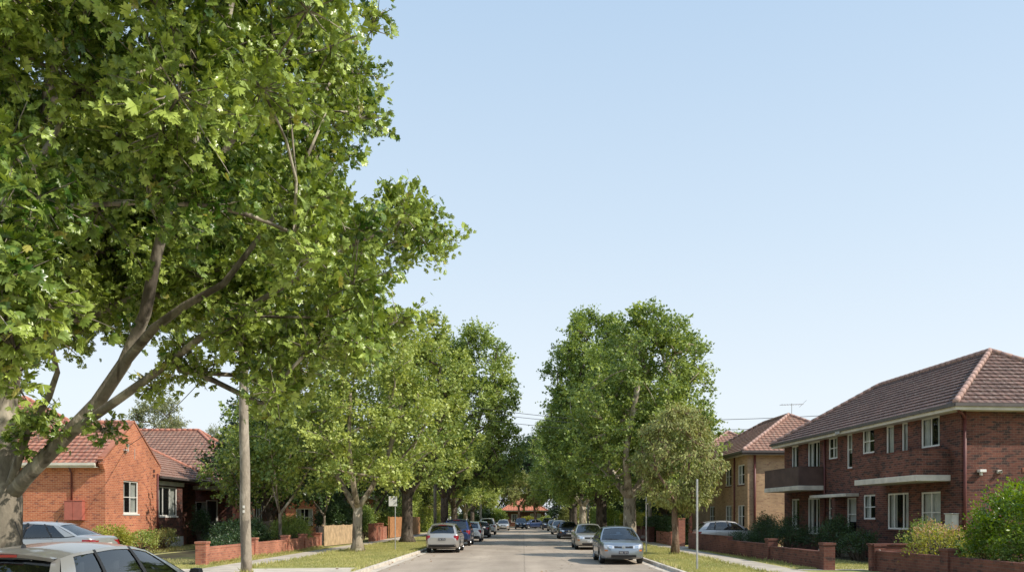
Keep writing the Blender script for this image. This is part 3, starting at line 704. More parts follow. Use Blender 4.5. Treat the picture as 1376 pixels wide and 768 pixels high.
def hip_house():
    A = thing('hip_house', 'red brick bungalow with rusty hip roof and white porch beam beyond the gable house', 'house', (-36, 55.5, .1))
    box_walls(A, 0, 17, 0, 10, 0, 4.1, 'brick_red', {'S': [(13, 14.6, 1.2, 2.8, dict(cols=2))], 'E': [(2.5, 4.2, 1.3, 2.9, dict(cols=3, rail=0))]})
    hip_roof(A, 0, 17, 0, 10, 4.2, math.radians(35.5), .5, 'tile_rust', 'ridge_red')
    # porch in front of the near corner
    p = MB(); p.box(14.0, 17.0, -2.2, -.003, 3.55, 3.78); p.build('porch_beam', M['white'], A, world=False, bevel=.01)
    p = MB(); roof_plane(p, (13.8, -2.5, 3.8), (17.3, -2.5, 3.8), (17.3, -.4, 4.15), (13.8, -.4, 4.15)); p.build('porch_roof', M['tile_rust'], A, world=False)
    p = MB(); p.box(14.5, 15.3, -.03, -.003, .6, 2.9, 0); p.build('door_frame', M['white'], A, world=False)
    p = MB(); p.box(14.6, 15.2, -.05, -.031, .65, 2.82, 0); p.build('front_door', M['dark_fence'], A, world=False)
    p = MB(); p.box(16.65, 16.95, -2.15, -1.85, 0, 3.547); p.build('porch_pier', M['brick_red'], A, world=False)
    p = MB(); p.box(14.0, 16.6, -2.15, -2.0, 0, .95); p.box(13.95, 16.6, -2.2, -1.95, .953, 1.03); p.build('porch_wall', M['brick_red'], A, world=False)
hip_house()

def far_houses():
    A = thing('red_roof_house', 'small house with orange red hip roof closing the end of the street', 'house', (-3.6, 150, .1))
    box_walls(A, 0, 7.6, 0, 8, 0, 2.9, 'brick_red', {'S': [(1.4, 2.6, .8, 2.3, dict(cols=2)), (4.9, 5.7, .5, 2.4, dict(cols=1, curtain='full')), (6.1, 6.9, .5, 2.4, dict(cols=1, curtain='full'))]})
    hip_roof(A, 0, 7.6, 0, 8, 2.95, math.radians(33), .5, 'tile_orange', 'ridge_red')
    c = MB(); c.box(4.9, 5.5, 3.6, 4.2, 4.4, 6.4); c.box(4.8, 5.6, 3.5, 4.3, 6.403, 6.55); c.build('chimney', M['cream'], A, world=False)
    B = thing('distant_house', 'far two storey brick house showing red tiles right of the rusty hip roof', 'house', (-38, 88, .1))
    box_walls(B, 0, 10, 0, 9, 0, 6.4, 'brick_orange', {'S': [(2, 3.5, 3.6, 5), (6, 7.5, 3.6, 5)]})
    hip_roof(B, 0, 10, 0, 9, 6.5, math.radians(32), .5, 'tile_red', 'ridge_red')
    C = thing('left_villa', 'brick villa hidden in the garden trees past the beige fence', 'house', (-27, 72, .1))
    box_walls(C, 0, 12, 0, 10, 0, 3.6, 'brick_orange', {'S': [(7, 8.5, 1, 2.5), (9.6, 11, 1, 2.5)], 'E': [(2, 3.5, 1, 2.5), (6, 7.5, 1, 2.5)]})
    hip_roof(C, 0, 12, 0, 10, 3.7, math.radians(32), .5, 'tile_red', 'ridge_red')
    for k, (x, y, lab) in enumerate(((-30, 98, 'low brick bungalow far down the left side under the street trees'), (14, 92, 'low brick bungalow far down the right side behind the hedges'), (15, 116, 'farthest bungalow on the right side beyond the row of trees'))):
        C = thing('bungalow', lab, 'house', (x, y, .1), 0)
        box_walls(C, 0, 13, 0, 12, 0, 3.4, ['brick_red', 'brick_tan', 'brick_orange'][k], {'S': [(2, 3.5, 1, 2.5), (8, 10, 1, 2.5)], 'E': [(2, 3.5, 1, 2.5)], 'W': [(2, 3.5, 1, 2.5), (7, 8.5, 1, 2.5)]})
        hip_roof(C, 0, 13, 0, 12, 3.5, math.radians(30), .5, 'tile_rust', 'ridge_red')
far_houses()

# ------------------------------------------------------------------ brick garden walls
def low_wall(name, label, pts, h, brick, piers, step=None, cat='wall', th=.23, base=.1, pier_h=.22):
    """pts: (x,y) polyline; piers: list of distances along it"""
    A = thing(name, label, cat, (pts[0][0], pts[0][1], base))
    b = MB(); cp = MB(); P = [Vector((p[0], p[1], 0)) for p in pts]; acc = 0; pl = []
    for a, c in zip(P[:-1], P[1:]):
        L = (c - a).length; d = (c - a) / L; n = Vector((d.y, -d.x, 0))
        segs = [(s, hh) for s, hh in (step or [(0, h)])]
        for k, (s, hh) in enumerate(segs):
            e = segs[k + 1][0] if k + 1 < len(segs) else L
            b.obox(a, d, n, s, e, -th / 2, th / 2, base, base + hh - .075)
            K = int((e - s) / .086)
            for q in range(K):
                s0 = s + (e - s) * q / K; cp.obox(a, d, n, s0 + .004, s0 + (e - s) / K - .004, -th / 2 - .012, th / 2 + .012, base + hh - .073, base + hh + .001 * (q % 3))
        for s in piers:
            if acc <= s <= acc + L: pl.append((a + d * (s - acc), d, n))
        acc += L
    b.build('masonry', M[brick], A); cp.build('coping', M[brick], A)
    for c, d, n in pl:
        q = MB(); q.obox(c, d, n, -.19, .19, -.19, .19, base, base + h + pier_h - .08); q.obox(c, d, n, -.215, .215, -.215, .215, base + h + pier_h - .078, base + h + pier_h)
        q.build('pier', M[brick], A)
    return A
low_wall('brick_wall', 'long low orange brick garden wall with square piers left of the footpath', [(-11.75, 30.0), (-11.8, 47.0)], .64, 'brick_fence', [0, 5.6, 10.6, 13.8, 17.0])
low_wall('brick_wall', 'low brick wall and gate piers past the beige fence on the left', [(-10.9, 58.8), (-11.1, 66)], 1.0, 'brick_fence', [0, 2.0, 4.5], pier_h=.3)
low_wall('brick_wall', 'long dark brick garden wall stepping along the right footpath before the apartment block', [(10.1, 27.2), (9.35, 45.8)], .68, 'brick_fence_dark', [0, 5.4], step=[(0, .60), (5.4, .68), (11.0, .86)])
low_wall('brick_wall', 'dark brick garden wall under the big bright shrub at right edge', [(11.55, 26.7), (11.85, 22.7), (11.9, 10.0)], .66, 'brick_fence_dark', [0, 4.0])
q = MB(); q.box(11.30, 13.2, 26.55, 26.8, .1, .94); q.box(11.25, 13.2, 26.5, 26.85, .943, .99)
tag(q.build('brick_return', M['brick_fence_dark']), 'short brick return with pale coping closing the right garden wall', 'wall')
nm = MB()
for (z) in (.66, .54):
    nm.box(11.335, 11.35, 26.50, 26.51, z, z + .08)
tagpier = thing('house_number', 'pale house number figures fixed to the pier of the right garden wall', 'number', (11.52, 26.47, .55))
def digit(mb, ch, x, z, w, h, y):
    seg = {'a': (0, 1, 1, 1), 'b': (1, .5, 1, 1), 'c': (1, 0, 1, .5), 'd': (0, 0, 1, 0), 'e': (0, 0, 0, .5), 'f': (0, .5, 0, 1), 'g': (0, .5, 1, .5)}
    on = {'1': 'bc', '2': 'abged', '3': 'abgcd', '4': 'fgbc', '5': 'afgcd', '7': 'abc', '8': 'abcdefg', '0': 'abcdef', '6': 'afgedc', '9': 'abcdfg'}[ch]
    t = w * .22
    for s in on:
        a, b, c, d = seg[s]; mb.box(x + min(a, c) * w - t / 2, x + max(a, c) * w + t / 2, y, y + .012, z + min(b, d) * h - t / 2, z + max(b, d) * h + t / 2)
for ch, z in (('3', .72), ('8', .60)):
    m = MB(); digit(m, ch, 11.50, z, .05, .085, 26.462); m.build('numeral', M['cream'], tagpier)
low_wall('brick_wall', 'small brick wall stub with pale end pier beyond the olive tree trunk', [(9.3, 50.6), (9.3, 56.5)], .8, 'brick_fence', [0], pier_h=.05)
low_wall('brick_wall', 'tall brick pier wall at the tail of the silver hatchback', [(9.45, 48.9), (9.47, 50.1)], 1.6, 'brick_fence', [0], pier_h=.1)
low_wall('brick_wall', 'low brown brick wall below the dark hedge on the right', [(8.95, 57.2), (8.9, 64)], .85, 'brick_fence_dark', [0, 3, 6.5])

# beige paling fence and orange fence, left
def fence(name, label, a, b, h, mat, pw=.1, base=.1, cat='fence', post=1.8):
    A = thing(name, label, cat, (a[0], a[1], base)); a, b = Vector((*a, 0)), Vector((*b, 0)); L = (b - a).length; d = (b - a) / L; n = Vector((d.y, -d.x, 0))
    m = MB(); K = int(L / pw); rr = random.Random(3)
    for k in range(K):
        s = L * k / K; m.obox(a, d, n, s + .003, s + L / K - .003, 0, .02, base + .04, base + h + rr.uniform(-.012, .012))
    m.build('paling_panel', M[mat], A)
    r = MB()
    for z in (.25, h - .2): r.obox(a, d, n, 0, L, -.05, -.002, base + z, base + z + .07)
    r.build('rail', M[mat], A)
    s = 0
    while s <= L + .01:
        p = MB(); p.obox(a, d, n, min(s, L - .1), min(s + .1, L), -.15, -.052, base, base + h + .05); p.build('post', M[mat], A); s += post
    return A
fence('paling_fence', 'pale beige timber paling fence after the orange brick wall', (-11.75, 48.3), (-11.0, 55.0), 1.25, 'paling')
fence('side_gate', 'dark grey narrow gate between brick wall and beige fence', (-11.85, 47.35), (-11.78, 48.2), 1.2, 'dark_fence', cat='gate', post=.75)
fence('timber_fence', 'orange brown timber fence behind the dark tree trunk', (-11.0, 67.5), (-10.6, 84.0), 1.75, 'orange_wood')
fence('dark_fence', 'dark paling fence at the far end of the street', (-13, 149), (-4.0, 148.5), 2.3, 'dark_fence')
fence('garden_fence', 'low dark fence in the shade before the hip roof house', (-19.6, 49.5), (-13.4, 50.2), 1.5, 'dark_fence')
# ------------------------------------------------------------------ cars
def smooth_prof(pts, L, w=.06):
    xs = np.arange(-.3, L + .3001, .01); x, y = zip(*pts)
    v = np.interp(xs, x, y); k = int(w / .01) | 1; ker = np.hanning(k + 2)[1:-1]; ker /= ker.sum()
    pad = np.pad(v, k // 2, mode='edge'); v = np.convolve(pad, ker, mode='valid')
    return lambda q: float(np.interp(q, xs, v))

SPEC = {}
SPEC['wagon'] = dict(L=4.65, W=.875, H=1.49, top=[(0, .74), (.05, .80), (.10, .96), (.16, 1.0), (.6, 1.02), (2.5, 1.0), (3.42, .97), (3.6, .95), (4.2, .90), (4.5, .83), (4.60, .74), (4.65, .55)],
    bot=[(0, .36), (.15, .25), (.5, .19), (4.1, .19), (4.5, .22), (4.65, .32)], wid=[(0, .70), (.05, .79), (.2, .845), (.6, .872), (3.9, .872), (4.3, .82), (4.52, .70), (4.6, .60), (4.65, .50)],
    rear=(.13, .50), front=(3.62, 2.46), wr=.59, roof=[(.4, -.105), (.8, -.045), (1.6, 0), (2.1, -.015), (2.45, -.075)],
    side=[('f', .13, .50), ('g', .42, .74), ('f', 1.10, 1.16), ('g', 1.17, 1.22), ('f', 2.12, 1.98), ('g', 2.22, 2.05), ('f', 3.30, 2.43), ('f', 3.62, 2.46)], ax=(.86, 3.62), wh=.315)
SPEC['suv'] = dict(L=4.55, W=.91, H=1.68, top=[(0, .80), (.05, .88), (.10, 1.05), (.16, 1.10), (.6, 1.12), (2.5, 1.10), (3.3, 1.07), (3.5, 1.05), (4.1, 1.0), (4.4, .94), (4.5, .84), (4.55, .65)],
    bot=[(0, .42), (.15, .32), (.5, .26), (4.0, .26), (4.4, .30), (4.55, .40)], wid=[(0, .74), (.05, .83), (.2, .885), (.6, .91), (3.8, .91), (4.2, .86), (4.42, .75), (4.5, .65), (4.55, .55)],
    rear=(.13, .42), front=(3.35, 2.60), wr=.64, roof=[(.35, -.06), (.9, -.01), (1.9, 0), (2.6, -.03), (2.8, -.08)],
    side=[('f', .13, .42), ('g', .40, .62), ('f', 1.02, 1.08), ('g', 1.10, 1.16), ('f', 2.02, 1.90), ('g', 2.12, 1.98), ('f', 3.05, 2.58), ('f', 3.35, 2.60)], ax=(.85, 3.55), wh=.36)
SPEC['hatch'] = dict(L=4.1, W=.86, H=1.48, top=[(0, .70), (.05, .78), (.12, .95), (.2, 1.0), (.6, 1.0), (2.2, .98), (3.0, .95), (3.15, .94), (3.7, .88), (3.95, .81), (4.05, .72), (4.1, .52)],
    bot=[(0, .36), (.15, .25), (.5, .19), (3.6, .19), (3.95, .22), (4.1, .32)], wid=[(0, .68), (.05, .78), (.2, .83), (.6, .86), (3.4, .86), (3.8, .80), (3.98, .68), (4.06, .58), (4.1, .48)],
    rear=(.15, .62), front=(3.08, 2.28), wr=.59, roof=[(.5, -.13), (.9, -.045), (1.5, 0), (1.95, -.015), (2.3, -.075)],
    side=[('f', .15, .62), ('g', .55, .86), ('f', 1.0, 1.12), ('g', 1.08, 1.18), ('f', 1.88, 1.76), ('g', 1.98, 1.84), ('f', 2.82, 2.26), ('f', 3.08, 2.28)], ax=(.72, 3.25), wh=.30)
SPEC['sedan'] = dict(L=4.6, W=.875, H=1.43, top=[(0, .72), (.04, .84), (.10, .97), (.2, 1.02), (.55, 1.04), (.9, 1.0), (2.5, .97), (3.4, .93), (3.55, .92), (4.15, .87), (4.45, .80), (4.55, .71), (4.6, .52)],
    bot=[(0, .36), (.15, .25), (.5, .19), (4.05, .19), (4.45, .22), (4.6, .32)], wid=[(0, .70), (.05, .79), (.2, .84), (.6, .87), (3.9, .87), (4.3, .81), (4.5, .69), (4.56, .59), (4.6, .49)],
    rear=(.56, 1.24), front=(3.48, 2.62), wr=.60, roof=[(1.1, -.095), (1.5, -.035), (2.05, 0), (2.5, -.025), (2.8, -.085)],
    side=[('f', .56, 1.24), ('g', .84, 1.34), ('f', 1.22, 1.56), ('g', 1.27, 1.60), ('f', 2.10, 2.02), ('g', 2.20, 2.10), ('f', 3.18, 2.60), ('f', 3.48, 2.62)], ax=(.92, 3.62), wh=.31)

PAINT = {k: paintmat('paint_' + k, *v) for k, v in dict(silver=((.46, .47, .47), .75, .34), light=((.49, .475, .45), .7, .36), blue=((.03, .055, .14), .5, .3), white=((.74, .74, .73), 0, .35, .8),
    dark=((.018, .02, .025), .3, .3), navy=((.02, .035, .07), .5, .3), champagne=((.46, .44, .40), .7, .35), steel=((.30, .34, .38), .75, .32)).items()}

def make_car(kind, paint, label, loc, rz, group=None, rear_kind=0, detail=2, plate='w', grille='bar', name='parked_car', roofrails=False):
    """car stands on loc, its rear at -L/2 and nose at +L/2 along local +y"""
    S = SPEC[kind]; L, H, W = S['L'], S['H'], S['W']
    A = thing(name, label, 'car', loc, rz, group)
    zt = smooth_prof(S['top'], L, .12); zb = smooth_prof(S['bot'], L, .1); wd = smooth_prof(S['wid'], L, .1)
    rf = smooth_prof([(x, H + d) for x, d in S['roof']], L, .25)
    pm = PAINT[paint]
    T = lambda x, y, z: (y, x - L / 2, z)    # (along, across, up) -> local
    FY = [0, .70, .93, .975, .995, 1.0, .99, .965, .93, .80, .45, 0]
    FZ = [0, 0, .05, .16, .34, .55, .76, .92, .985, 1.0, 1.0, 1.0]
    cr = [0, 0, 0, 0, 0, 0, 0, 0, 0, .008, .024, .03]
    def sect(x):
        w, a, b = wd(x), zb(x), zt(x); h = b - a
        return [(w * fy, a + h * fz + c * min(1, h / .5)) for fy, fz, c in zip(FY, FZ, cr)]
    def hw(x, z):
        w, a, b = wd(x), zb(x), zt(x); f = (z - a) / (b - a)
        return w * float(np.interp(f, FZ[2:9], FY[2:9]))
    xs = [0, .015, .04, .08, .13, .2, .3, .42] + list(np.linspace(.55, L - .7, 26)) + [L - .58, L - .46, L - .36, L - .27, L - .19, L - .12, L - .07, L - .03, L]
    b = MB(); ncs = len(FY); rings = []
    fr_x, re_x = S['front'][0], S['rear'][0]
    for x in xs:
        s = sect(x); r = [T(x, y, z) for y, z in s] + [T(x, -y, z) for y, z in s[-2:0:-1]]
        o = len(b.v); b.v.extend(r); rings.append(o)
    nr = 2 * ncs - 2
    for i in range(len(xs) - 1):
        for k in range(nr):
            k2 = (k + 1) % nr
            top = 8 <= k <= nr - 9
            inside = top and re_x + .12 < (xs[i] + xs[i + 1]) / 2 < fr_x - .05
            b.f.append((rings[i] + k, rings[i] + k2, rings[i + 1] + k2, rings[i + 1] + k)); b.m.append(1 if inside else 0)
    for o in (rings[0], rings[-1]):
        b.f.append(tuple(o + k for k in range(nr))); b.m.append(0)
    body = b.build('body', [pm, M['black']], A, smooth=True, world=False, recalc=True)
    # wheel arches cut out of the body
    ct = MB()
    for ax in S['ax']:
        for sg in (-1, 1):
            n = 28; r = S['wh'] + .055; base = len(ct.v)
            for yy in (W - .27, W + .3):
                for k in range(n): ct.v.append(T(ax + r * cos(2 * pi * k / n), sg * yy, S['wh'] + r * sin(2 * pi * k / n)))
            for k in range(n): ct.f.append((base + k, base + (k + 1) % n, base + n + (k + 1) % n, base + n + k)); ct.m.append(0)
            ct.f.append(tuple(base + k for k in range(n))); ct.f.append(tuple(base + n + k for k in range(n))); ct.m += [0, 0]
    cut = ct.build('cutter', [M['black']], None, world=False, recalc=True)
    md = body.modifiers.new('arch', 'BOOLEAN'); md.operation = 'DIFFERENCE'; md.object = cut; md.solver = 'EXACT'; md.material_mode = 'TRANSFER'
    A_loc = A.location.copy(); A_rot = A.rotation_euler.copy(); A.location = (0, 0, 0); A.rotation_euler = (0, 0, 0)
    bpy.context.view_layer.update()
    ev = body.evaluated_get(bpy.context.evaluated_depsgraph_get()); me = bpy.data.meshes.new_from_object(ev)
    if len(me.polygons) > 100:
        body.modifiers.clear(); body.data = me
    else: body.modifiers.clear()
    bpy.data.objects.remove(cut); A.location = A_loc; A.rotation_euler = A_rot
    me = body.data
    for e in me.edges: pass
    try: me.set_sharp_from_angle(angle=radians(38))
    except Exception: pass
    # greenhouse
    wr = S['wr']
    def belt(x): return (x, .925 * wd(x), zt(x) - .012)
    def sideP(xb, xt, v):
        bx, by, bz = belt(xb); tx, ty, tz = xt, wr, rf(xt)
        return (bx + (tx - bx) * v, by + (ty - by) * v + .028 * sin(pi * v), bz + (tz - bz) * v)
    fm = MB(); gl = {'w': MB(), 'r': MB()}; sg_gl = []
    V = [0, .07, .93, 1]; side = S['side']
    for sg in (-1, 1):
        for i in range(len(side) - 1):
            k = side[i][0]; (b0, t0), (b1, t1) = side[i][1:], side[i + 1][1:]
            for j in range(3):
                glass = k == 'g' and j == 1
                P = lambda u, v, b0=b0, t0=t0, b1=b1, t1=t1, j=j: (lambda q: T(q[0], sg * q[1], q[2]))(sideP(b0 + (b1 - b0) * u, t0 + (t1 - t0) * u, V[j] + (V[j + 1] - V[j]) * v))
                if glass:
                    g = MB()
                    P2 = lambda u, v, P=P: tuple(Vector(P(u, v)) + Vector((-sg * .012, 0, 0)))
                    g.grid(P2, 5, 6, flip=sg < 0); sg_gl.append(g)
                else:
                    dark = 1 if (j == 0 or (k == 'f' and 1 < i < len(side) - 2)) else 0
                    fm.grid(P, 4 if k == 'g' else 1, 2 if j != 1 else 6, dark, flip=sg < 0)
    def endP(xb, xt, bow, u, v):   # u -1..1
        bz = zt(xb); by = .925 * wd(xb) * u; tz = rf(xt) + .055 * (1 - u * u); ty = wr * u
        x0 = xb + bow * (1 - u * u); z0 = zt(min(max(x0, 0), L)) - .012 + .03 * (1 - u ** 4); x1 = xt + bow * .55 * (1 - u * u)
        q = .03 * sin(pi * v) * (1 if bow > 0 else -1)
        return T(x0 + (x1 - x0) * v + q, by + (ty - by) * v + (1 if u > 0 else -1) * .028 * sin(pi * v) * abs(u) ** 6, z0 + (tz - z0) * v)
    for (xb, xt, bow, nm, ue, ve) in ((S['front'][0], S['front'][1], .16, 'w', .93, (.04, .93)), (S['rear'][0], S['rear'][1], -.07, 'r', .86, (.12, .90) if kind != 'sedan' else (.06, .92))):
        us = [-1, -ue, ue, 1]; vs = [0, ve[0], ve[1], 1]
        for i in range(3):
            for j in range(3):
                P = lambda u, v, i=i, j=j: endP(xb, xt, bow, us[i] + (us[i + 1] - us[i]) * u, vs[j] + (vs[j + 1] - vs[j]) * v)
                nu = 12 if i == 1 else 1
                if i == 1 and j == 1:
                    P2 = lambda u, v, P=P: tuple(Vector(P(u, v)) + Vector((0, -.008 if bow > 0 else .008, -.006)))
                    gl[nm].grid(P2, nu, 6, flip=bow > 0)
                else: fm.grid(P, nu, 6 if j == 1 else 1, 1 if (nm == 'w' and j == 0) else 0, flip=bow > 0)
    fm.build('window_frame', [pm, M['black']], A, smooth=True, world=False)
    gl['w'].build('windscreen', M['carglass'], A, smooth=True, world=False); gl['r'].build('rear_window', M['carglass'], A, smooth=True, world=False)
    for g in sg_gl: g.build('side_window', M['carglass'], A, smooth=True, world=False)
    rm = MB()
    def roofP(u, v):
        u = 2 * u - 1; x0 = S['rear'][1] - .07 * .55 * (1 - u * u); x1 = S['front'][1] + .16 * .55 * (1 - u * u); x = x0 + (x1 - x0) * v
        xr = S['rear'][1] + (S['front'][1] - S['rear'][1]) * v
        return T(x, wr * u, rf(xr) + .055 * (1 - u * u))
    rm.grid(roofP, 14, 16); rm.build('roof', pm, A, smooth=True, world=False)
    # interior
    def blockseat(x, y0, y1, nm):
        s = MB(); s.box(y0, y1, x - L / 2 - .06, x - L / 2 + .08, .8, H - .34); s.build(nm, M['seat'], A, world=False, bevel=.03)
        hcount = 1 if y1 - y0 < .7 else 3
        h = MB()
        for k in range(hcount):
            c = (y0 + y1) / 2 if hcount == 1 else y0 + (y1 - y0) * (k + .5) / 3
            h.box(c - .12, c + .12, x - L / 2 - .05, x - L / 2 + .06, H - .315, H - .15)
        h.build('headrest', M['seat'], A, world=False, bevel=.03)
    if detail > 0:
        fx = S['side'][-4][1] - .12
        blockseat(fx, .12, .58, 'front_seat'); blockseat(fx, -.58, -.12, 'front_seat'); blockseat(fx - .92, -.6, .6, 'rear_seat')
        w = MB(); w.lathe([(.17, -.012), (.185, 0), (.17, .012), (.155, 0), (.17, -.012)], 18, axis='y', c=(.36, fx + .62 - L / 2, zt(fx + .6) + .05)); w.build('steering_wheel', M['black'], A, world=False)
    # surface patches
    def side_patch(mb, sg, x0, x1, z0, z1, off, nx=8, nz=6, mi=0, z0b=None, z1b=None):
        z0b = z0 if z0b is None else z0b; z1b = z1 if z1b is None else z1b
        def P(u, v):
            x = x0 + (x1 - x0) * u; a = z0 + (z0b - z0) * u; c = z1 + (z1b - z1) * u; z = a + (c - a) * v
            return T(x, sg * (hw(x, z) + off), z)
        mb.grid(P, nx, nz, mi, flip=sg > 0)
    def end_x(y, z, front):
        lo, hi = (L - .9, L) if front else (.0, .9)
        rng = np.linspace(hi, lo, 91) if front else np.linspace(lo, hi, 91)
        for x in rng:
            if zb(x) - .01 <= z <= zt(x) and abs(y) <= hw(x, z): return x
        return rng[-1]
    def end_patch(mb, front, y0, y1, z0, z1, off, ny=10, nz=4, mi=0, z0b=None, z1b=None):
        z0b = z0 if z0b is None else z0b; z1b = z1 if z1b is None else z1b
        def P(u, v):
            y = y0 + (y1 - y0) * u; a = z0 + (z0b - z0) * u; c = z1 + (z1b - z1) * u; z = a + (c - a) * v
            x = end_x(y, z, front); return T(x + (off if front else -off), y * (1 + off * .8), z)
        mb.grid(P, ny, nz, mi, flip=not front)
    zB = zt(L * .45)
    # doors
    if detail > 0:
        d = S['side']; fB = [q for q in d if q[0] == 'f']
        mids = (d[-4][1] + d[-4][2]) / 2 + .02
        fd = (mids, S['ax'][1] - S['wh'] - .12); rd = (S['ax'][0] + S['wh'] + .10 if kind == 'hatch' else S['ax'][0] + .30, mids - .02)
        for sg in (-1, 1):
            for (x0, x1), slope in ((fd, 0), (rd, 1)):
                z0 = zb(x0) + .12; s = MB(); side_patch(s, sg, x0 - .008, x1 + .008, z0 - .008, zB - .02, .0025, 10, 8)
                dr = MB(); side_patch(dr, sg, x0, x1, z0, zB - .028, .0075, 10, 8)
                o = dr.build('door', pm, A, smooth=True, world=False)
                s.build('door_seam', M['black'], o, smooth=True, world=False)
                if detail > 1:
                    h = MB(); xh = x0 + .10
                    h.tube([T(xh, sg * (hw(xh, zB - .14) + .012), zB - .14), T(xh + .02, sg * (hw(xh, zB - .14) + .045), zB - .138), T(xh + .17, sg * (hw(xh, zB - .14) + .045), zB - .132), T(xh + .19, sg * (hw(xh, zB - .14) + .012), zB - .13)], .014, 6)
                    h.build('handle', pm, o, smooth=True, world=False)
            rk = MB(); side_patch(rk, sg, S['ax'][0] + S['wh'] + .08, S['ax'][1] - S['wh'] - .08, zb(2) + .02, zb(2) + .11, .010, 10, 2); rk.build('sill_trim', M['black'], A, smooth=True, world=False)
    # mirrors
    for sg in (-1, 1):
        xm = S['side'][-2][1] - .02; y = sg * (.93 * wd(xm)); m = MB()
        m.add([T(xm + dx, y + sg * dy, zB + dz) for dx in (-.06, .07) for dy, dz in ((.06, .01), (.20, .0), (.215, .06), (.20, .115), (.08, .12), (.055, .06))],
              [(0, 1, 2, 3, 4, 5), (11, 10, 9, 8, 7, 6)] + [(k, (k + 1) % 6, (k + 1) % 6 + 6, k + 6) for k in range(6)])
        m.tube([T(xm, y - sg * .03, zB + .01), T(xm, y + sg * .09, zB + .04)], .022, 6)
        mo = m.build('wing_mirror', M['black'] if paint in ('silver', 'steel', 'light') else pm, A, world=False, recalc=True, bevel=.012)
    # lights, grille, plates
    zh = zt(L - .14) - .145
    for sg in (-1, 1):
        h = MB(); a, c = sorted((sg * .36, sg * .74 * W / .875)); 
        if sg > 0: end_patch(h, True, a, c, zh - .02, zh + .09, .016, 10, 5, 0, zh - .01, zh + .145)
        else: end_patch(h, True, a, c, zh - .01, zh + .145, .016, 10, 5, 0, zh - .02, zh + .09)
        o = h.build('headlight', M['clear_lens'], A, smooth=True, world=False)
        i2 = MB(); q = sorted((sg * .44, sg * .56)); end_patch(i2, True, q[0], q[1], zh + .0, zh + .085, .022, 5, 4); i2.build('reflector', M['chrome'], o, smooth=True, world=False)
        i3 = MB(); q = sorted((sg * .60 * W / .875, sg * .72 * W / .875)); end_patch(i3, True, q[0], q[1], zh - .12, zh - .06, .010, 5, 3); i3.build('indicator', M['amber'], A, smooth=True, world=False)
        t = MB()
        if kind in ('wagon', 'hatch', 'suv'):
            zz = zt(.25) - .08; 
            side_patch(t, sg, .035, .30, zz - .30, zz - .04, .008, 5, 6, 0, zz - .10, zz - .02)
            q = sorted((sg * .60, sg * .80 * W / .875)); s0_, s1_ = ((zz - .12, zz - .26) if sg > 0 else (zz - .26, zz - .12)); end_patch(t, False, q[0], q[1], s0_, zz - .02, .012, 6, 8, 0, s1_, zz - .02)
        else:
            zz = zt(.15) - .05
            side_patch(t, sg, .03, .36, zz - .22, zz - .01, .008, 6, 5, 0, zz - .10, zz - .0)
            q = sorted((sg * .42, sg * .80 * W / .875)); end_patch(t, False, q[0], q[1], zz - .18, zz - .03, .012, 6, 6)
        t.build('tail_light', M['red_lens'], A, smooth=True, world=False)
    g = MB()
    if grille == 'split':
        end_patch(g, True, -.36, -.07, zh - .01, zh + .075, .016, 8, 3, 0, zh - .005, zh + .08); end_patch(g, True, .07, .36, zh - .01, zh + .08, .016, 8, 3, 0, zh + .0, zh + .075)
    elif grille == 'bar': end_patch(g, True, -.33, .33, zh - .03, zh + .07, .016, 12, 3)
    else: end_patch(g, True, -.38, .38, zh - .10, zh + .08, .016, 12, 4)
    g.build('grille', M['black'], A, smooth=True, world=False)
    g = MB(); end_patch(g, True, -.48, .48, .28, .385, .018, 12, 3); g.build('air_intake', M['black'], A, smooth=True, world=False)
    e = MB(); xe = end_x(0, zh + .02, True) + .03
    c = T(xe, 0, zh + .035); e.lathe([(.062, 0), (.062, .012), (.050, .012), (.050, 0)], 20, axis='y', c=c)
    if grille == 'split':
        P = lambda px, pz: (c[0] + px, c[1] + .006, c[2] + pz)
        for (p, q) in (((-.022, .046), (0, .008)), ((.022, .046), (0, .008)), ((-.044, .022), (-.020, -.042)), ((-.020, -.042), (0, -.004)), ((0, -.004), (.020, -.042)), ((.020, -.042), (.044, .022))): e.tube([P(*p), P(*q)], .005, 5)
    else: e.lathe([(.0, .006), (.05, .006)], 16, axis='y', c=c)
    e.build('badge', M['chrome'], A, world=False)
    for front in (True, False):
        zc = .475 if front else (.62 if kind != 'sedan' else .78); 
        if not front and kind in ('wagon', 'hatch', 'suv'): zc = zt(.2) - .30
        xe = end_x(0, zc, front) + (.018 if front else -.018); p = MB()
        p.box(-.19, .19, xe - L / 2 - .006, xe - L / 2 + .006, zc - .055, zc + .055); o = p.build('number_plate', M['plate_' + ('w' if (front and plate != 'kk') or plate == 'w' else 'k')], A, world=False)
        q = MB(); k = 1 if front else -1
        for n_, (u) in enumerate((-.14, -.095, -.05, .05, .095, .14)):
            digit_x = u - .015; digit(q, '0318574926'[(n_ * 3 + len(label)) % 10], digit_x, zc - .026, .026, .052, xe - L / 2 + (.0065 if front else -.0185))
        q.build('plate_figures', M['ink' if (front and plate != 'kk') or plate == 'w' else 'plate_w'], o, world=False)
    bp = MB(); end_patch(bp, False, -.70, .70, .30, .44, .012, 14, 3); bp.build('rear_valance', M['black'], A, smooth=True, world=False)
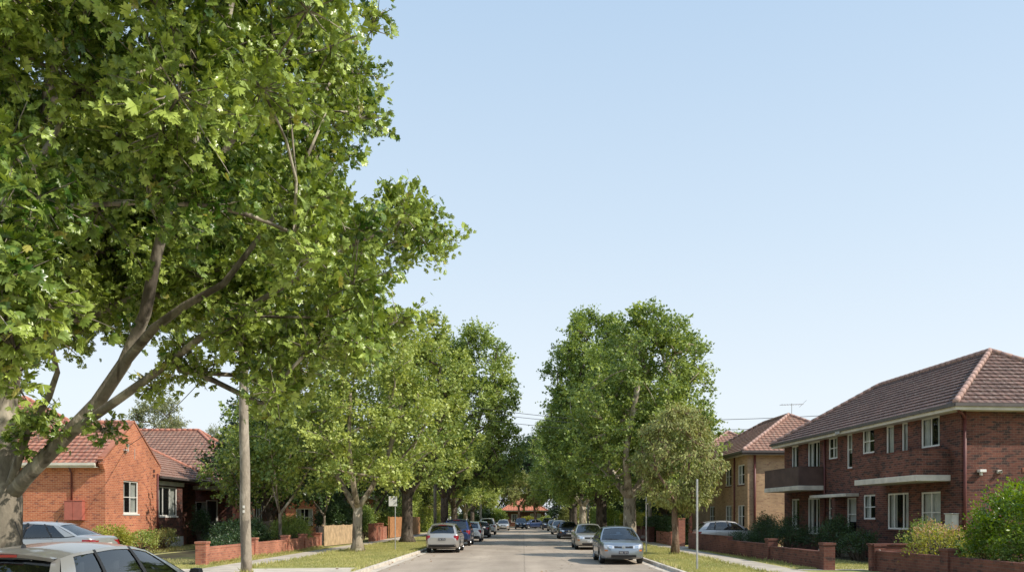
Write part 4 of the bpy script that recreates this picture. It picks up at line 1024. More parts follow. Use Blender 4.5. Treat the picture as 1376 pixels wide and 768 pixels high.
    if kind != 'sedan':
        sp = MB(); us = np.linspace(-1, 1, 13); 
        def SP(u, v):
            u = 2 * u - 1; x = S['rear'][1] - .035 * (1 - u * u); return T(x + .12 - .22 * v, wr * u * .97, rf(S['rear'][1]) + .062 * (1 - u * u) - .012 * v + .008)
        sp.grid(SP, 12, 3); sp.grid(lambda u, v: tuple(Vector(SP(u, 1)) + Vector((0, .03 * v, -.04 * v))), 12, 1)
        o = sp.build('spoiler', pm, A, smooth=True, world=False)
        bl = MB(); xx = S['rear'][1] - .035 - .10; z = rf(S['rear'][1]) + .062 - .022; bl.box(-.20, .20, xx - L / 2 - .006, xx - L / 2 + .004, z - .024, z + .004); bl.build('brake_light', M['red_lens'], o, world=False)
    wp = MB(); xw = S['front'][0] + .10
    for y0 in (-.55, .05): wp.tube([T(xw, y0, zt(xw) + .035), T(xw - .06, y0 + .55, zt(xw) + .06)], .010, 5)
    wp.build('wiper', M['black'], A, world=False)
    if kind in ('wagon', 'sedan') and detail > 1:
        an = MB(); xa = S['rear'][1] + .32; za = rf(xa) + .05
        ya = .0 if kind == 'wagon' else 0
        an.lathe([(.03, 0), (.022, .03), (.008, .05)], 8, axis='z', c=T(xa, ya, za)); an.tube([T(xa, ya, za + .03), T(xa - .16, ya, za + .30)], .005, 5); an.build('antenna', M['black'], A, world=False)
    if roofrails:
        for sg in (-1, 1):
            rr = MB(); rr.tube([T(x, sg * (wr - .03), rf(x) + (.02 if x in (.7, 2.5) else .06)) for x in (.7, .8, 1.2, 1.8, 2.3, 2.5)], .018, 6); rr.build('roof_rail', M['galv'], A, smooth=True, world=False)
    # wheels
    for ax in S['ax']:
        for sg in (-1, 1):
            r = S['wh']; c = T(ax, sg * (W - .125), r)
            hb = MB(); hb.lathe([(.0, sg * -.06), (r * .55, sg * -.06), (r * .55, sg * .0), (0, sg * .0)], 16, axis='z', c=(0, 0, 0))
            hb.v = [(c[0] + v[2], c[1] + v[0], c[2] + v[1]) for v in hb.v]
            wo = hb.build('wheel', M['black'], A, world=False)
            t = MB(); pr = [(r * .64, -.09), (r * .86, -.105), (r * .965, -.095), (r, -.06), (r, .06), (r * .965, .095), (r * .86, .105), (r * .64, .09)]
            t.lathe(pr, 30, axis='z'); t.v = [(c[0] + v[2], c[1] + v[0], c[2] + v[1]) for v in t.v]; t.build('tyre', M['rubber'], wo, smooth=True, world=False)
            rm = MB(); rm.lathe([(r * .55, .03 * sg), (r * .63, .085 * sg), (r * .66, .09 * sg), (r * .655, .05 * sg)], 30, axis='z')
            for k in range(7):
                a = 2 * pi * k / 7 + .2; u = Vector((cos(a), sin(a), 0)); v = Vector((-sin(a), cos(a), 0)); z0, z1 = sorted((.03 * sg, .065 * sg))
                i, j = .05, r * .6
                rm.add([u * i + v * -.035 + Vector((0, 0, z0)), u * j + v * -.026 + Vector((0, 0, z0)), u * j + v * .026 + Vector((0, 0, z0)), u * i + v * .035 + Vector((0, 0, z0)),
                        u * i + v * -.035 + Vector((0, 0, z1)), u * j + v * -.026 + Vector((0, 0, z1)), u * j + v * .026 + Vector((0, 0, z1)), u * i + v * .035 + Vector((0, 0, z1))],
                       [(0, 3, 2, 1), (4, 5, 6, 7), (0, 1, 5, 4), (1, 2, 6, 5), (2, 3, 7, 6), (3, 0, 4, 7)])
            rm.lathe([(.075, .03 * sg), (.07, .07 * sg), (0, .075 * sg)], 14, axis='z')
            rm.v = [(c[0] + v[2], c[1] + v[0], c[2] + v[1]) for v in rm.v]; rm.build('rim', M['rim'], wo, world=False)
    return A

LG = 'cars parked along the left kerb'; RG = 'cars parked along the right kerb'
def lcar(kind, paint, Yrear, xr, label, **k):       # seen from behind, nose away
    S = SPEC[kind]; return make_car(kind, paint, label, (xr - S['W'], Yrear + S['L'] / 2, .005), 0, LG, **k)
def rcar(kind, paint, Yfront, xl, label, **k):      # nose towards the camera
    S = SPEC[kind]; return make_car(kind, paint, label, (xl + S['W'], Yfront + S['L'] / 2, .005), pi, RG, **k)
lcar('wagon', 'light', 8.35, -4.72, 'silver grey wagon nearest the viewer with roof antenna, cut by the bottom left corner')
make_car('sedan', 'light', 'silver sedan parked across the driveway by the orange brick wall', (-14.75, 24.6, .25), pi / 2, None)
lcar('wagon', 'light', 42.0, -3.30, 'silver wagon seen from behind, first in the row on the left kerb', plate='k', roofrails=False)
lcar('suv', 'blue', 52.0, -3.35, 'dark blue four wheel drive behind the silver wagon on the left', detail=1, roofrails=True)
lcar('hatch', 'white', 61.0, -3.1, 'small white hatchback between the blue and the black car', detail=1)
lcar('sedan', 'dark', 73.0, -3.0, 'black sedan between the two white cars on the left', detail=1)
lcar('suv', 'white', 86.0, -2.9, 'tall white four wheel drive farthest of the left row', detail=1)
make_car('hatch', 'light', 'small pale car facing the viewer far down the left kerb', (-2.75, 114, .005), pi, LG, detail=1)
rcar('sedan', 'steel', 31.7, 3.02, 'grey silver sedan facing the viewer, nearest on the right kerb', grille='split', plate='kk')
rcar('sedan', 'champagne', 46.0, 2.93, 'champagne silver car second in the right row behind the grey sedan', detail=1)
rcar('sedan', 'navy', 68.5, 2.95, 'navy blue sedan third in the right row', detail=1)
rcar('hatch', 'silver', 85.5, 3.0, 'silver hatchback fourth in the right row past the navy sedan', detail=1)
rcar('hatch', 'light', 107, 3.2, 'light grey hatchback fifth in the right row', detail=1)
rcar('suv', 'navy', 117, 2.75, 'dark blue tall car last in the right row', detail=1)
make_car('suv', 'navy', 'dark car standing in the middle of the far end of the road', (-.35, 126, .005), pi, None, detail=1)
make_car('sedan', 'blue', 'blue sedan turned sideways at the far junction', (1.35, 131, .005), pi - .9, None, detail=1)
make_car('hatch', 'light', 'silver hatchback parked on the driveway behind the dark brick wall', (11.95, 47.6, .13), -pi / 2, None)
# ------------------------------------------------------------------ trees and plants
def mesh_np(name, V, Fc, mats, tint=None, nper=3):
    """mesh from numpy arrays of equal-sized faces"""
    me = bpy.data.meshes.new(name); nv, nf = len(V), len(Fc); k = Fc.shape[1]
    me.vertices.add(nv); me.vertices.foreach_set('co', V.astype(np.float32).ravel())
    me.loops.add(nf * k); me.loops.foreach_set('vertex_index', Fc.astype(np.int32).ravel())
    me.polygons.add(nf); me.polygons.foreach_set('loop_start', np.arange(nf, dtype=np.int32) * k)
    try: me.polygons.foreach_set('loop_total', np.full(nf, k, dtype=np.int32))
    except Exception: pass
    me.update(calc_edges=True)
    if tint is not None:
        a = me.attributes.new('tint', 'FLOAT', 'POINT'); a.data.foreach_set('value', tint.astype(np.float32))
    for m in mats: me.materials.append(m)
    return me

def norm(a): return a / np.maximum(np.linalg.norm(a, axis=1), 1e-9)[:, None]

# leaf outlines: (across, along, lift); centre is vertex 0 at the base
def maple_leaf():
    half = [(0.0, 1.0), (.10, .80), (.20, .82), (.22, .64), (.38, .70), (.54, .72), (.50, .54), (.42, .44), (.54, .36), (.66, .24), (.48, .12), (.22, .06)]
    pts = [(0, 0)] + half + [(-x, y) for x, y in half[::-1][:-1]]
    n = len(pts); v = np.array([(x, y, -.16 * abs(x) - .10 * (y - .4) ** 2) for x, y in pts]); f = np.array([(0, i, i + 1) for i in range(1, n - 1)])
    return v, f
def maple_simple():
    pts = [(0, 0), (.55, .22), (.28, .42), (.46, .72), (.17, .66), (0, 1.0), (-.17, .66), (-.46, .72), (-.28, .42), (-.55, .22)]
    v = np.array([(x, y, -.2 * abs(x)) for x, y in pts]); f = np.array([(0, i, i + 1) for i in range(1, 9)]); return v, f
def diamond_leaf(w=.36):
    v = np.array([(0, 0, 0), (w, .5, -.10), (0, 1, -.05), (-w, .5, -.10)]); f = np.array([(0, 1, 2), (0, 2, 3)]); return v, f
def star_leaf():
    pts = [(0, 0), (.5, .3), (.22, .5), (0, 1.0), (-.22, .5), (-.5, .3)]
    v = np.array([(x, y, -.2 * abs(x)) for x, y in pts]); f = np.array([(0, i, i + 1) for i in range(1, 5)]); return v, f

def place_leaves(rng, P, D, Nn, size, tpl, tint):
    """P base points, D leaf directions, Nn rough normals"""
    tv, tf = tpl; n = len(P)
    D = norm(D); X = norm(np.cross(D, Nn)); Z = np.cross(X, D)
    V = (P[:, None, :] + size[:, None, None] * (X[:, None, :] * tv[None, :, 0, None] + D[:, None, :] * tv[None, :, 1, None] + Z[:, None, :] * tv[None, :, 2, None]))
    Fc = tf[None] + (np.arange(n) * len(tv))[:, None, None]
    return V.reshape(-1, 3), Fc.reshape(-1, 3), np.repeat(tint, len(tv))

def grow(rng, trunk, clumps, step=.55, up=.25, tipr=.018, expo=.46, lr=None):
    """trunk: list of polylines [(x,y,z)], first is the stem, others start near it. clumps: Nx3. returns nodes, parents"""
    pos, par, fix = [], [], {}
    for li, line in enumerate(trunk):
        n_before = len(pos)
        line = [np.array(p, float) for p in line]
        if li == 0: prev = -1
        else:
            d = [np.linalg.norm(line[0] - p) for p in pos]; prev = int(np.argmin(d)); line = [pos[prev]] + line[1:]
        for i, p in enumerate(line):
            if i == 0:
                if li == 0: pos.append(p); par.append(-1); prev = 0
                continue
            q = pos[prev]; L = np.linalg.norm(p - q); K = max(1, int(L / step)); q0 = q.copy()
            for k in range(1, K + 1):
                w = q0 + (p - q0) * k / K; pos.append(w + rng.normal(0, .012, 3)); par.append(prev); prev = len(pos) - 1
        if lr and lr[li]:
            m_ = len(pos) - n_before
            for q_ in range(n_before, len(pos)): fix[q_] = lr[li][0] + (lr[li][1] - lr[li][0]) * (q_ - n_before + 1) / m_
    z_min = trunk[0][-1][2] if len(trunk) == 1 else trunk[0][-1][2]
    nfix = len(pos)
    top = np.array(trunk[0][-1], float)
    order = np.argsort(np.linalg.norm(clumps - top, axis=1))
    tips = []
    for ci in order:
        c = clumps[ci]; A = np.array(pos); d = np.linalg.norm(A - c, axis=1)
        d = d + np.maximum(0, A[:, 2] - c[2]) * .8 + np.where(A[:, 2] < z_min - .05, 50, 0)
        j = int(np.argmin(d)); q0 = A[j]; L = np.linalg.norm(c - q0)
        if L < .12: tips.append(j); continue
        pd = (A[j] - A[par[j]]) if par[j] >= 0 else np.array((0, 0, 1.)); pd = pd / (np.linalg.norm(pd) + 1e-9)
        dirc = (c - q0) / L
        if dirc @ pd < .35 and j >= nfix and L > .9 and par[j] >= 0 and par[par[j]] >= 0:
            j = par[par[j]]; q0 = A[j]; L = np.linalg.norm(c - q0); pd = A[j] - A[par[j]] if par[j] >= 0 else np.array((0, 0, 1.)); pd = pd / (np.linalg.norm(pd) + 1e-9)
        K = max(2, int(L / step)); prev = j; m1 = q0 + (pd * .35 + np.array((0, 0, up))) * L * .5
        for k in range(1, K + 1):
            t = k / K; w = (1 - t) ** 2 * q0 + 2 * t * (1 - t) * (m1 * .5 + (q0 + c) * .25) + t * t * c
            w = w + rng.normal(0, .035 * min(1, L), 3) * (t < 1); pos.append(w); par.append(prev); prev = len(pos) - 1
        tips.append(prev)
    n = len(pos); cnt = np.zeros(n)
    for t in tips:
        j = t
        while j >= 0: cnt[j] += 1; j = par[j]
    rad = tipr * np.maximum(cnt, .6) ** expo
    for q_, r_ in fix.items(): rad[q_] = r_
    for q_ in range(nfix, n):
        if rad[q_] > .8 * rad[par[q_]]: rad[q_] = .8 * rad[par[q_]] if par[q_] < nfix else min(rad[q_], rad[par[q_]])
    return np.array(pos), np.array(par), rad, tips, nfix

def branch_mesh(mb, pos, par, rad, r0=None, flare=1.25, nside=10):
    n = len(pos); kids = [[] for _ in range(n)]
    for i, p in enumerate(par):
        if p >= 0: kids[p].append(i)
    done = [False] * n
    def chain(start, frm):
        pts, rr = [], []
        if frm >= 0: pts.append(pos[frm]); rr.append(min(rad[frm], rad[start] * 1.15))
        j = start
        while True:
            pts.append(pos[j]); rr.append(rad[j]); 
            if not kids[j]: break
            ks = sorted(kids[j], key=lambda k: -rad[k])
            for k in ks[1:]: stack.append((k, j))
            j = ks[0]
        big = max(rr)
        mb.tube(pts, rr, nside if big > .12 else (7 if big > .05 else (5 if big > .02 else 4)), cap=True)
    stack = [(0, -1)]
    while stack:
        s, f = stack.pop(); chain(s, f)

def leaf_cloud(rng, C, rads, per, size, tpl, ctr, out=.5, up=.5, rnd=.6, droop=.35, shoots=14, flat=.85, tintc=None):
    """leaves on shoots around every clump centre"""
    Ps, Ds, Ns, Ts = [], [], [], []
    shoot_lines = []
    for c, r in zip(C, rads):
        k = shoots; sd = norm(rng.normal(0, 1, (k, 3)) + np.array((0, 0, .25))); sd[:, 2] *= flat
        L = r * rng.uniform(.65, 1.15, k)
        m = max(1, int(per * (r ** 2) / k)); 
        t = rng.uniform(.18, 1, (k, m)) ** .8
        bend = rng.normal(0, .18, (k, 3))
        base = c + sd[:, None, :] * (L[:, None] * t)[:, :, None] + bend[:, None, :] * (t ** 2 * L[:, None])[:, :, None] + rng.normal(0, .05 + .045 * r, (k, m, 3))
        shoot_lines.append((c, sd, L, bend))
        p = base.reshape(-1, 3); Ps.append(p)
        o = norm(p - ctr); sdr = np.repeat(sd, m, axis=0)
        Ds.append(sdr * .5 + o * .35 + rng.normal(0, .55, p.shape) + np.array((0, 0, -droop)))
        Ns.append(o * out + np.array((0, 0, up)) + rng.normal(0, rnd, p.shape))
        ct = rng.uniform(0, 1) if tintc is None else tintc
        Ts.append(np.clip(ct + rng.normal(0, .12, len(p)), 0, 1))
    P, D, Nn, T = map(np.concatenate, (Ps, Ds, Ns, Ts))
    s = size * rng.uniform(.7, 1.25, len(P))
    V, Fc, t = place_leaves(rng, P, D, Nn, s, tpl, T)
    return V, Fc, t, shoot_lines

def lobed_crown(rng, ctr, rx, rz, lobes, per_lobe, spread, lo=-.8):
    """clump centres gathered in big lobes, so the crown has hollows and shoulders"""
    out = []
    for i in range(lobes):
        z = lo + (1 - lo) * (i + .5) / lobes; a = i * 2.399 + rng.uniform(-.4, .4); q = sqrt(max(.05, 1 - min(.97, abs(z)) ** 2)) * (1 - .48 * max(0, z + .1))
        k = rng.uniform(.52, .80); lc = np.array((rx * q * k * cos(a), rx * q * k * sin(a), rz * z * .80))
        pr = norm(rng.normal(0, 1, (per_lobe, 3))) * (rng.uniform(.35, 1, (per_lobe, 1)) ** .6) * spread * rng.uniform(.75, 1.2) * (1 - .25 * max(0, z))
        out.append(lc + pr * np.array((1, 1, 1.05)))
    return np.concatenate(out) + ctr

def profile_crown(rng, prof, off, lobes, per_lobe):
    """crown that follows a height/radius profile, gathered in lobes"""
    pz, pr = zip(*sorted(prof)); out = []; R_ = lambda z: np.interp(z, pz, pr); zz = np.linspace(pz[0], pz[-1], 60); w = np.cumsum(np.array([R_(z) for z in zz]) + .6); w /= w[-1]
    for i in range(lobes):
        z = float(np.interp((i + .5) / lobes, w, zz)); r = float(R_(z)); a = i * 2.399 + rng.uniform(-.3, .3); k = rng.uniform(.45, .80)
        lc = np.array((off[0] + r * k * cos(a), off[1] + r * k * sin(a), z)); s = min(1.9, .30 * r + .42)
        q = norm(rng.normal(0, 1, (per_lobe, 3))) * (rng.uniform(.3, 1, (per_lobe, 1)) ** .6) * s * rng.uniform(.85, 1.15); p = lc + q * np.array((1, 1, 1.25)); p = p[(p[:, 2] < pz[-1] + .1)]
        d = np.hypot(p[:, 0] - off[0], p[:, 1] - off[1]); lim = np.array([float(R_(v)) for v in p[:, 2]]) * 1.02; f = np.minimum(1, lim / np.maximum(d, 1e-6))
        p[:, 0] = off[0] + (p[:, 0] - off[0]) * f; p[:, 1] = off[1] + (p[:, 1] - off[1]) * f; out.append(p)
    return np.concatenate(out)

def make_tree(name, label, cat, base, trunk, clumps, crad, leaf, bark, per=170, size=.21, tpl=None, group=None, seed=1, r_scale=1.0, shoots=14, droop=.35, ctr=None, flare_r=None, tipr=.018, expo=.46, up=.25, nside=10, twigs=False, rnd=.6, lr=None):
    """coordinates are local to the base"""
    rng = np.random.default_rng(seed)
    T = thing(name, label, cat, base, 0, group)
    pos, par, rad, tips, nfix = grow(rng, trunk, clumps, tipr=tipr, expo=expo, up=up, lr=lr)
    rad = rad * r_scale
    H0 = trunk[0][-1][2]
    for i in range(len(pos)):
        z = pos[i][2]
        if i < nfix and z < H0: rad[i] = rad[i] * (1 + .55 * math.exp(-z / .28) + .10 * math.exp(-z / 1.5))
    mb = MB(); branch_mesh(mb, pos, par, rad, nside=nside)
    crads = np.asarray(crad) if hasattr(crad, '__len__') else crad * rng.uniform(.75, 1.25, len(clumps))
    ctr = clumps.mean(0) - np.array((0, 0, 1.0)) if ctr is None else np.array(ctr)
    V, Fc, t, sl = leaf_cloud(rng, clumps, crads, per, size, tpl or diamond_leaf(), ctr, droop=droop, shoots=shoots, rnd=rnd)
    if twigs:
        for c, sd, L, bend in sl:
            for k in range(len(sd)):
                mb.tube([c, c + sd[k] * L[k] * .5 + bend[k] * .25 * L[k], c + sd[k] * L[k] * .95 + bend[k] * .9 * L[k]], [.012, .007, .003], 3, cap=False)
    tr = mb.build('trunk', M[bark], T, smooth=True, world=False)
    me = mesh_np('crown', V, Fc, [M[leaf]], t); cr = bpy.data.objects.new('crown', me); COL.objects.link(cr); cr.parent = T
    return T

def copy_tree(src, base, rz, sc, label, group=None, leaf=None):
    r = src.copy(); COL.objects.link(r); r.location = base; r.rotation_euler = (0, 0, rz); r.scale = (sc[0], sc[0], sc[1])
    r['label'] = label
    if group: r['group'] = group
    for ch in list(src.children):
        c = ch.copy(); COL.objects.link(c); c.parent = r
        if leaf and ch.name.startswith('crown'):
            c.material_slots[0].link = 'OBJECT'; c.material_slots[0].material = M[leaf]
    return r

# ---- the big plane tree over the left houses -------------------------------
def inside(poly, x, y):
    c = False; n = len(poly); j = n - 1
    for i in range(n):
        (xi, yi), (xj, yj) = poly[i], poly[j]
        if (yi > y) != (yj > y) and x < (xj - xi) * (y - yi) / (yj - yi) + xi: c = not c
        j = i
    return c
def edge_dist(poly, x, y):
    best = 1e9; n = len(poly)
    for i in range(n):
        (ax, ay), (bx, by) = poly[i], poly[(i + 1) % n]; dx, dy = bx - ax, by - ay
        t = max(0, min(1, ((x - ax) * dx + (y - ay) * dy) / (dx * dx + dy * dy))); best = min(best, math.hypot(ax + t * dx - x, ay + t * dy - y))
    return best

def big_tree():
    bx, by, bz = -8.45, 13.2, .1
    L = lambda px, py, Y: np.array(at(px, py, Y)) - np.array((bx, by, bz))
    stem = [(0, 0, -.15), (.02, 0, .6), (.06, 0, 1.3), tuple(L(8, 672, 13.2))]
    limbs = [stem,
             [stem[-1], L(6, 600, 13.3), L(8, 545, 13.4), L(28, 430, 13.6), L(42, 370, 13.7), L(56, 240, 13.8), L(70, 120, 13.8), L(88, -40, 13.8), L(120, -220, 13.8), L(150, -420, 13.8)],
             [stem[-1], L(36, 640, 13.1), L(85, 590, 13.0), L(130, 540, 12.9), L(168, 486, 12.8), L(196, 420, 12.7), L(210, 345, 12.6), L(226, 280, 12.5), L(262, 190, 12.4), L(300, 60, 12.3), L(330, -80, 12.2)],
             [L(85, 590, 13.0), L(118, 562, 12.8), L(150, 541, 12.6), L(200, 508, 12.4), L(238, 478, 12.2), L(270, 452, 12.0), L(330, 415, 11.9), L(400, 372, 11.8), L(470, 330, 11.7), L(535, 300, 11.7)],
             [L(172, 480, 12.8), L(205, 440, 12.4), L(248, 410, 12.2), L(300, 382, 12.0), L(350, 320, 12.0), L(400, 240, 12.0), L(440, 150, 12.0)],
             [L(226, 280, 12.5), L(275, 240, 12.2), L(325, 170, 12.0), L(380, 80, 11.9)],
             [L(8, 640, 13.2), L(36, 585, 12.8), L(66, 535, 12.4), L(80, 500, 12.1), L(60, 430, 11.4)],
             [L(8, 545, 13.4), L(-40, 480, 13.0), L(-120, 380, 12.4)],
             [L(28, 430, 13.6), L(-20, 330, 11.5), L(-20, 280, 9.0), L(0, 300, 7.6)],
             [L(270, 452, 12.0), L(310, 425, 11.9), L(370, 425, 11.8), L(440, 425, 11.7), (L(500, 405, 11.6))]]
    limbs = [[tuple(p) for p in l] for l in limbs]
    poly = [(-700, -900), (200, -900), (400, -500), (450, -200), (455, -30), (470, 12), (488, 8), (505, 22), (500, 60), (528, 78), (522, 120), (530, 160), (512, 195), (484, 215), (470, 262), (498, 282), (512, 250), (540, 232), (575, 222),
            (602, 250), (612, 290), (618, 335), (598, 368), (560, 388), (540, 410), (520, 455), (500, 475), (455, 500), (430, 500), (385, 485), (372, 530), (350, 500), (335, 455), (262, 446), (205, 440), (170, 440), (140, 470), (118, 520), (92, 545), (20, 575), (-100, 600), (-700, 600)]
    rng = np.random.default_rng(11); C = []; Rr = []
    cen = np.array((-6.2, 12.6, 8.6)); rad = np.array((6.9, 6.2, 8.2)); tries = 0
    while len(C) < 700 and tries < 90000:
        tries += 1
        d = rng.normal(0, 1, 3); d /= np.linalg.norm(d); r = rng.uniform(.25, 1) ** .45; p = cen + d * rad * r
        if p[1] < 5.0 or p[2] < 3.4: continue
        px = VX + p[0] / p[1] * F; py = HZ - (p[2] - EYE) / p[1] * F
        if not inside(poly, px, py): continue
        rr = rng.uniform(.42, .78)
        if edge_dist(poly, px, py) < rr * .80 / p[1] * F: 
            if rng.uniform() < .5: continue
            rr = .34
            if edge_dist(poly, px, py) < rr * .7 / p[1] * F: continue
        if 15 < px < 108 and (95 < py < 235 or 285 < py < 395) and p[1] < 13.6: continue
        if px < 420 and py > 120 and rng.uniform() < .30: continue
        if 20 < px < 340 and py > 290 and p[1] < 13.3: continue
        if px < 20 and py > 200 and 9.5 < p[1] < 13.3: continue
        # thin the lower inner part so that sky shows between the limbs
        if py > 380 and px < 330 and rng.uniform() < .45: continue
        if any((p[0] - q[0]) ** 2 + (p[1] - q[1]) ** 2 + (p[2] - q[2]) ** 2 < .24 for q in C): continue
        C.append(p); Rr.append(rr)
    low = [(348, 440), (560, 415), (540, 460), (500, 480), (440, 478), (400, 498), (388, 530), (366, 560), (352, 530)]
    for _ in range(4000):
        if rng.uniform() < .5 or len(C) > 900: continue
        px, py, Y = rng.uniform(300, 560), rng.uniform(415, 555), rng.uniform(10.4, 13.6)
        p = np.array(at(px, py, Y)); rr = rng.uniform(.34, .55)
        if not inside(low, px, py) or edge_dist(low, px, py) < rr * .35 / Y * F: continue
        if any((p[0] - q[0]) ** 2 + (p[1] - q[1]) ** 2 + (p[2] - q[2]) ** 2 < .34 for q in C): continue
        C.append(p); Rr.append(rr)
    for _ in range(6000):      # the shaded far side of the crown behind the limbs
        px, py, Y = rng.uniform(-60, 350), rng.uniform(170, 425), rng.uniform(13.6, 18.0)
        p = np.array(at(px, py, Y)); rr = rng.uniform(.5, .8)
        if not inside(poly, px, py) or edge_dist(poly, px, py) < rr * .6 / Y * F or len(C) > 1000: continue
        if any((p[0] - q[0]) ** 2 + (p[1] - q[1]) ** 2 + (p[2] - q[2]) ** 2 < .42 for q in C): continue
        C.append(p); Rr.append(rr)
    for px, py, Y, r in ((140, 578, 12.6, .30), (60, 560, 12.6, .40), (30, 590, 12.8, .35), (80, 585, 12.9, .25), (235, 492, 12.3, .35), (265, 500, 12.2, .32), (205, 520, 12.6, .30), (248, 470, 12.2, .35), (356, 545, 12.0, .28), (395, 520, 12.0, .3), (180, 455, 12.9, .3),
                         (500, 40, 12, .25), (508, 20, 12, .2), (325, 468, 11.5, .36), (318, 438, 11.4, .4), (338, 492, 11.6, .3), (300, 452, 11.8, .36), (345, 455, 11.6, .36), (30, 350, 7.2, .5), (10, 420, 7.2, .5), (55, 265, 7.6, .45), (20, 470, 7.4, .45), (60, 400, 7.5, .4), (-10, 300, 7.0, .5), (15, 505, 7.6, .35), (10, 200, 7.6, .45), (0, 60, 8, .5), (45, 440, 7.8, .35), (-30, 380, 6.8, .5), (400, 490, 11.6, .3)):
        C.append(np.array(at(px, py, Y))); Rr.append(r)
    C = np.array(C) - np.array((bx, by, bz)); Rr = np.array(Rr) * 1.18
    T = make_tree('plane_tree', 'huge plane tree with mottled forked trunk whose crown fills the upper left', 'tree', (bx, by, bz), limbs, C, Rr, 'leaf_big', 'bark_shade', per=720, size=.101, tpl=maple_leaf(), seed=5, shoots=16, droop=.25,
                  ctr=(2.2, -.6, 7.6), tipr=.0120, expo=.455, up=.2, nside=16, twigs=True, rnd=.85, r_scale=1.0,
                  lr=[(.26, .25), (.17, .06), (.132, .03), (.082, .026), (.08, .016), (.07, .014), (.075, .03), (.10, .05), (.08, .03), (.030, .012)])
    return T
big_tree()

# ---- street plane trees -----------------------------------------------------
GL, GR, GF = 'plane trees along the left verge', 'plane trees along the right verge', 'trees closing the end of the street'
def street_tree(label, base, H, rx, hz0, seed, leaf, bark, group, lobes=15, per_lobe=12, fork=2.6, lean=(0, 0), limbs=3, size=.20, per=135, crown_off=(0, 0), spread=2.1, cr=1.05, rsc=1.0, tipr=.03, prof=None):
    rng = np.random.default_rng(seed)
    c = np.array((crown_off[0], crown_off[1], (H + hz0) / 2)); rz = (H - hz0) / 2
    C = profile_crown(rng, prof, crown_off, lobes, per_lobe) if prof else lobed_crown(rng, c, rx, rz * 1.0, lobes, per_lobe, spread)
    C = C[C[:, 2] > hz0 * .92]
    if not prof: C[:, 2] = np.where(C[:, 2] > H - 1.0 * cr, H - 1.0 * cr - (C[:, 2] - H + cr) * .6, C[:, 2])
    f = (lean[0], lean[1], fork); st = [(0, 0, -.12), (lean[0] * .3, lean[1] * .3, fork * .5), f]; T = [st]
    for k in range(limbs):
        a = k * 2 * pi / limbs + rng.uniform(-.3, .3) + .3; e = 1.0 + .3 * (k % 2)
        p1 = (f[0] + .75 * cos(a) * e, f[1] + .75 * sin(a), fork + 1.1); p2 = (f[0] + 1.7 * cos(a) * e, f[1] + 1.7 * sin(a), fork + 2.9); p3 = (c[0] * .7 + 2.2 * cos(a) * e, c[1] * .7 + 2.2 * sin(a), fork + (H - fork) * .55)
        T.append([f, p1, p2, p3])
    return make_tree('plane_tree', label, 'tree', base, T, C, cr, leaf, bark, per=per, size=size, tpl=star_leaf(), group=group, seed=seed + 50, tipr=tipr, expo=.44, r_scale=rsc, shoots=12, rnd=.7)

t2 = street_tree('yellow green plane tree with pale mottled low forking trunk before the white sign', (-8.4, 41.5, .1), 12.2, 4.8, 3.7, 3, 'leaf_yellow', 'bark_plane', GL, lobes=20, per_lobe=12, fork=2.15, size=.17, per=190, spread=1.65, cr=.8, crown_off=(.3, 0), rsc=.95, tipr=.022, prof=[(3.8, 2.6), (4.6, 4.0), (6.5, 4.6), (9, 3.6), (11, 1.9), (12, .6)])
t3 = street_tree('dark trunked plane tree behind the white parking sign on the left verge', (-8.0, 56.5, .1), 16.6, 5.4, 4.6, 8, 'leaf_yellow', 'bark_dark', GL, lobes=22, per_lobe=11, fork=3.2, crown_off=(1.0, 0), spread=2.0, per=150, rsc=1.1, cr=.9, prof=[(4.4, 3.0), (6, 4.2), (10, 4.0), (12.8, 3.0), (14.6, 1.9), (15.4, .7)])
t4 = street_tree('tall plane tree on the left verge rising beyond the dark trunked one', (-7.3, 76, .1), 20.5, 6.2, 4.6, 12, 'leaf_mid', 'bark_dark', GL, lobes=24, per_lobe=12, fork=3.4, crown_off=(2.6, 0), prof=[(4.6, 3.5), (8, 4.6), (13, 4.8), (16.5, 3.6), (18.2, 2.3), (19.0, .9)], spread=2.3, size=.23, cr=1.15, per=115)
tA = street_tree('broad plane tree with thick pale trunk on the right verge beside the grey sedan', (7.1, 54.6, .1), 16.0, 6.0, 4.0, 21, 'leaf_mid', 'bark_plane', GR, lobes=34, per_lobe=13, fork=2.9, crown_off=(1.2, 0), spread=2.0, per=150, rsc=.95, cr=.9, prof=[(4.0, 3.4), (5.5, 5.3), (8.5, 5.7), (10.0, 5.0), (11.8, 3.9), (13.6, 3.1), (14.7, 2.1), (15.4, .9)])
tB = street_tree('tallest plane tree of the right verge, left shoulder of the dark crown mass', (6.9, 72, .1), 20.4, 6.7, 4.4, 33, 'leaf_deep', 'bark_dark', GR, lobes=36, per_lobe=13, fork=3.2, crown_off=(-.6, 0), spread=2.2, size=.22, cr=1.05, per=130, prof=[(4.4, 4.2), (7, 6.1), (11.5, 6.1), (14.3, 4.7), (17, 3.2), (18.8, 2.0), (19.7, .8)])
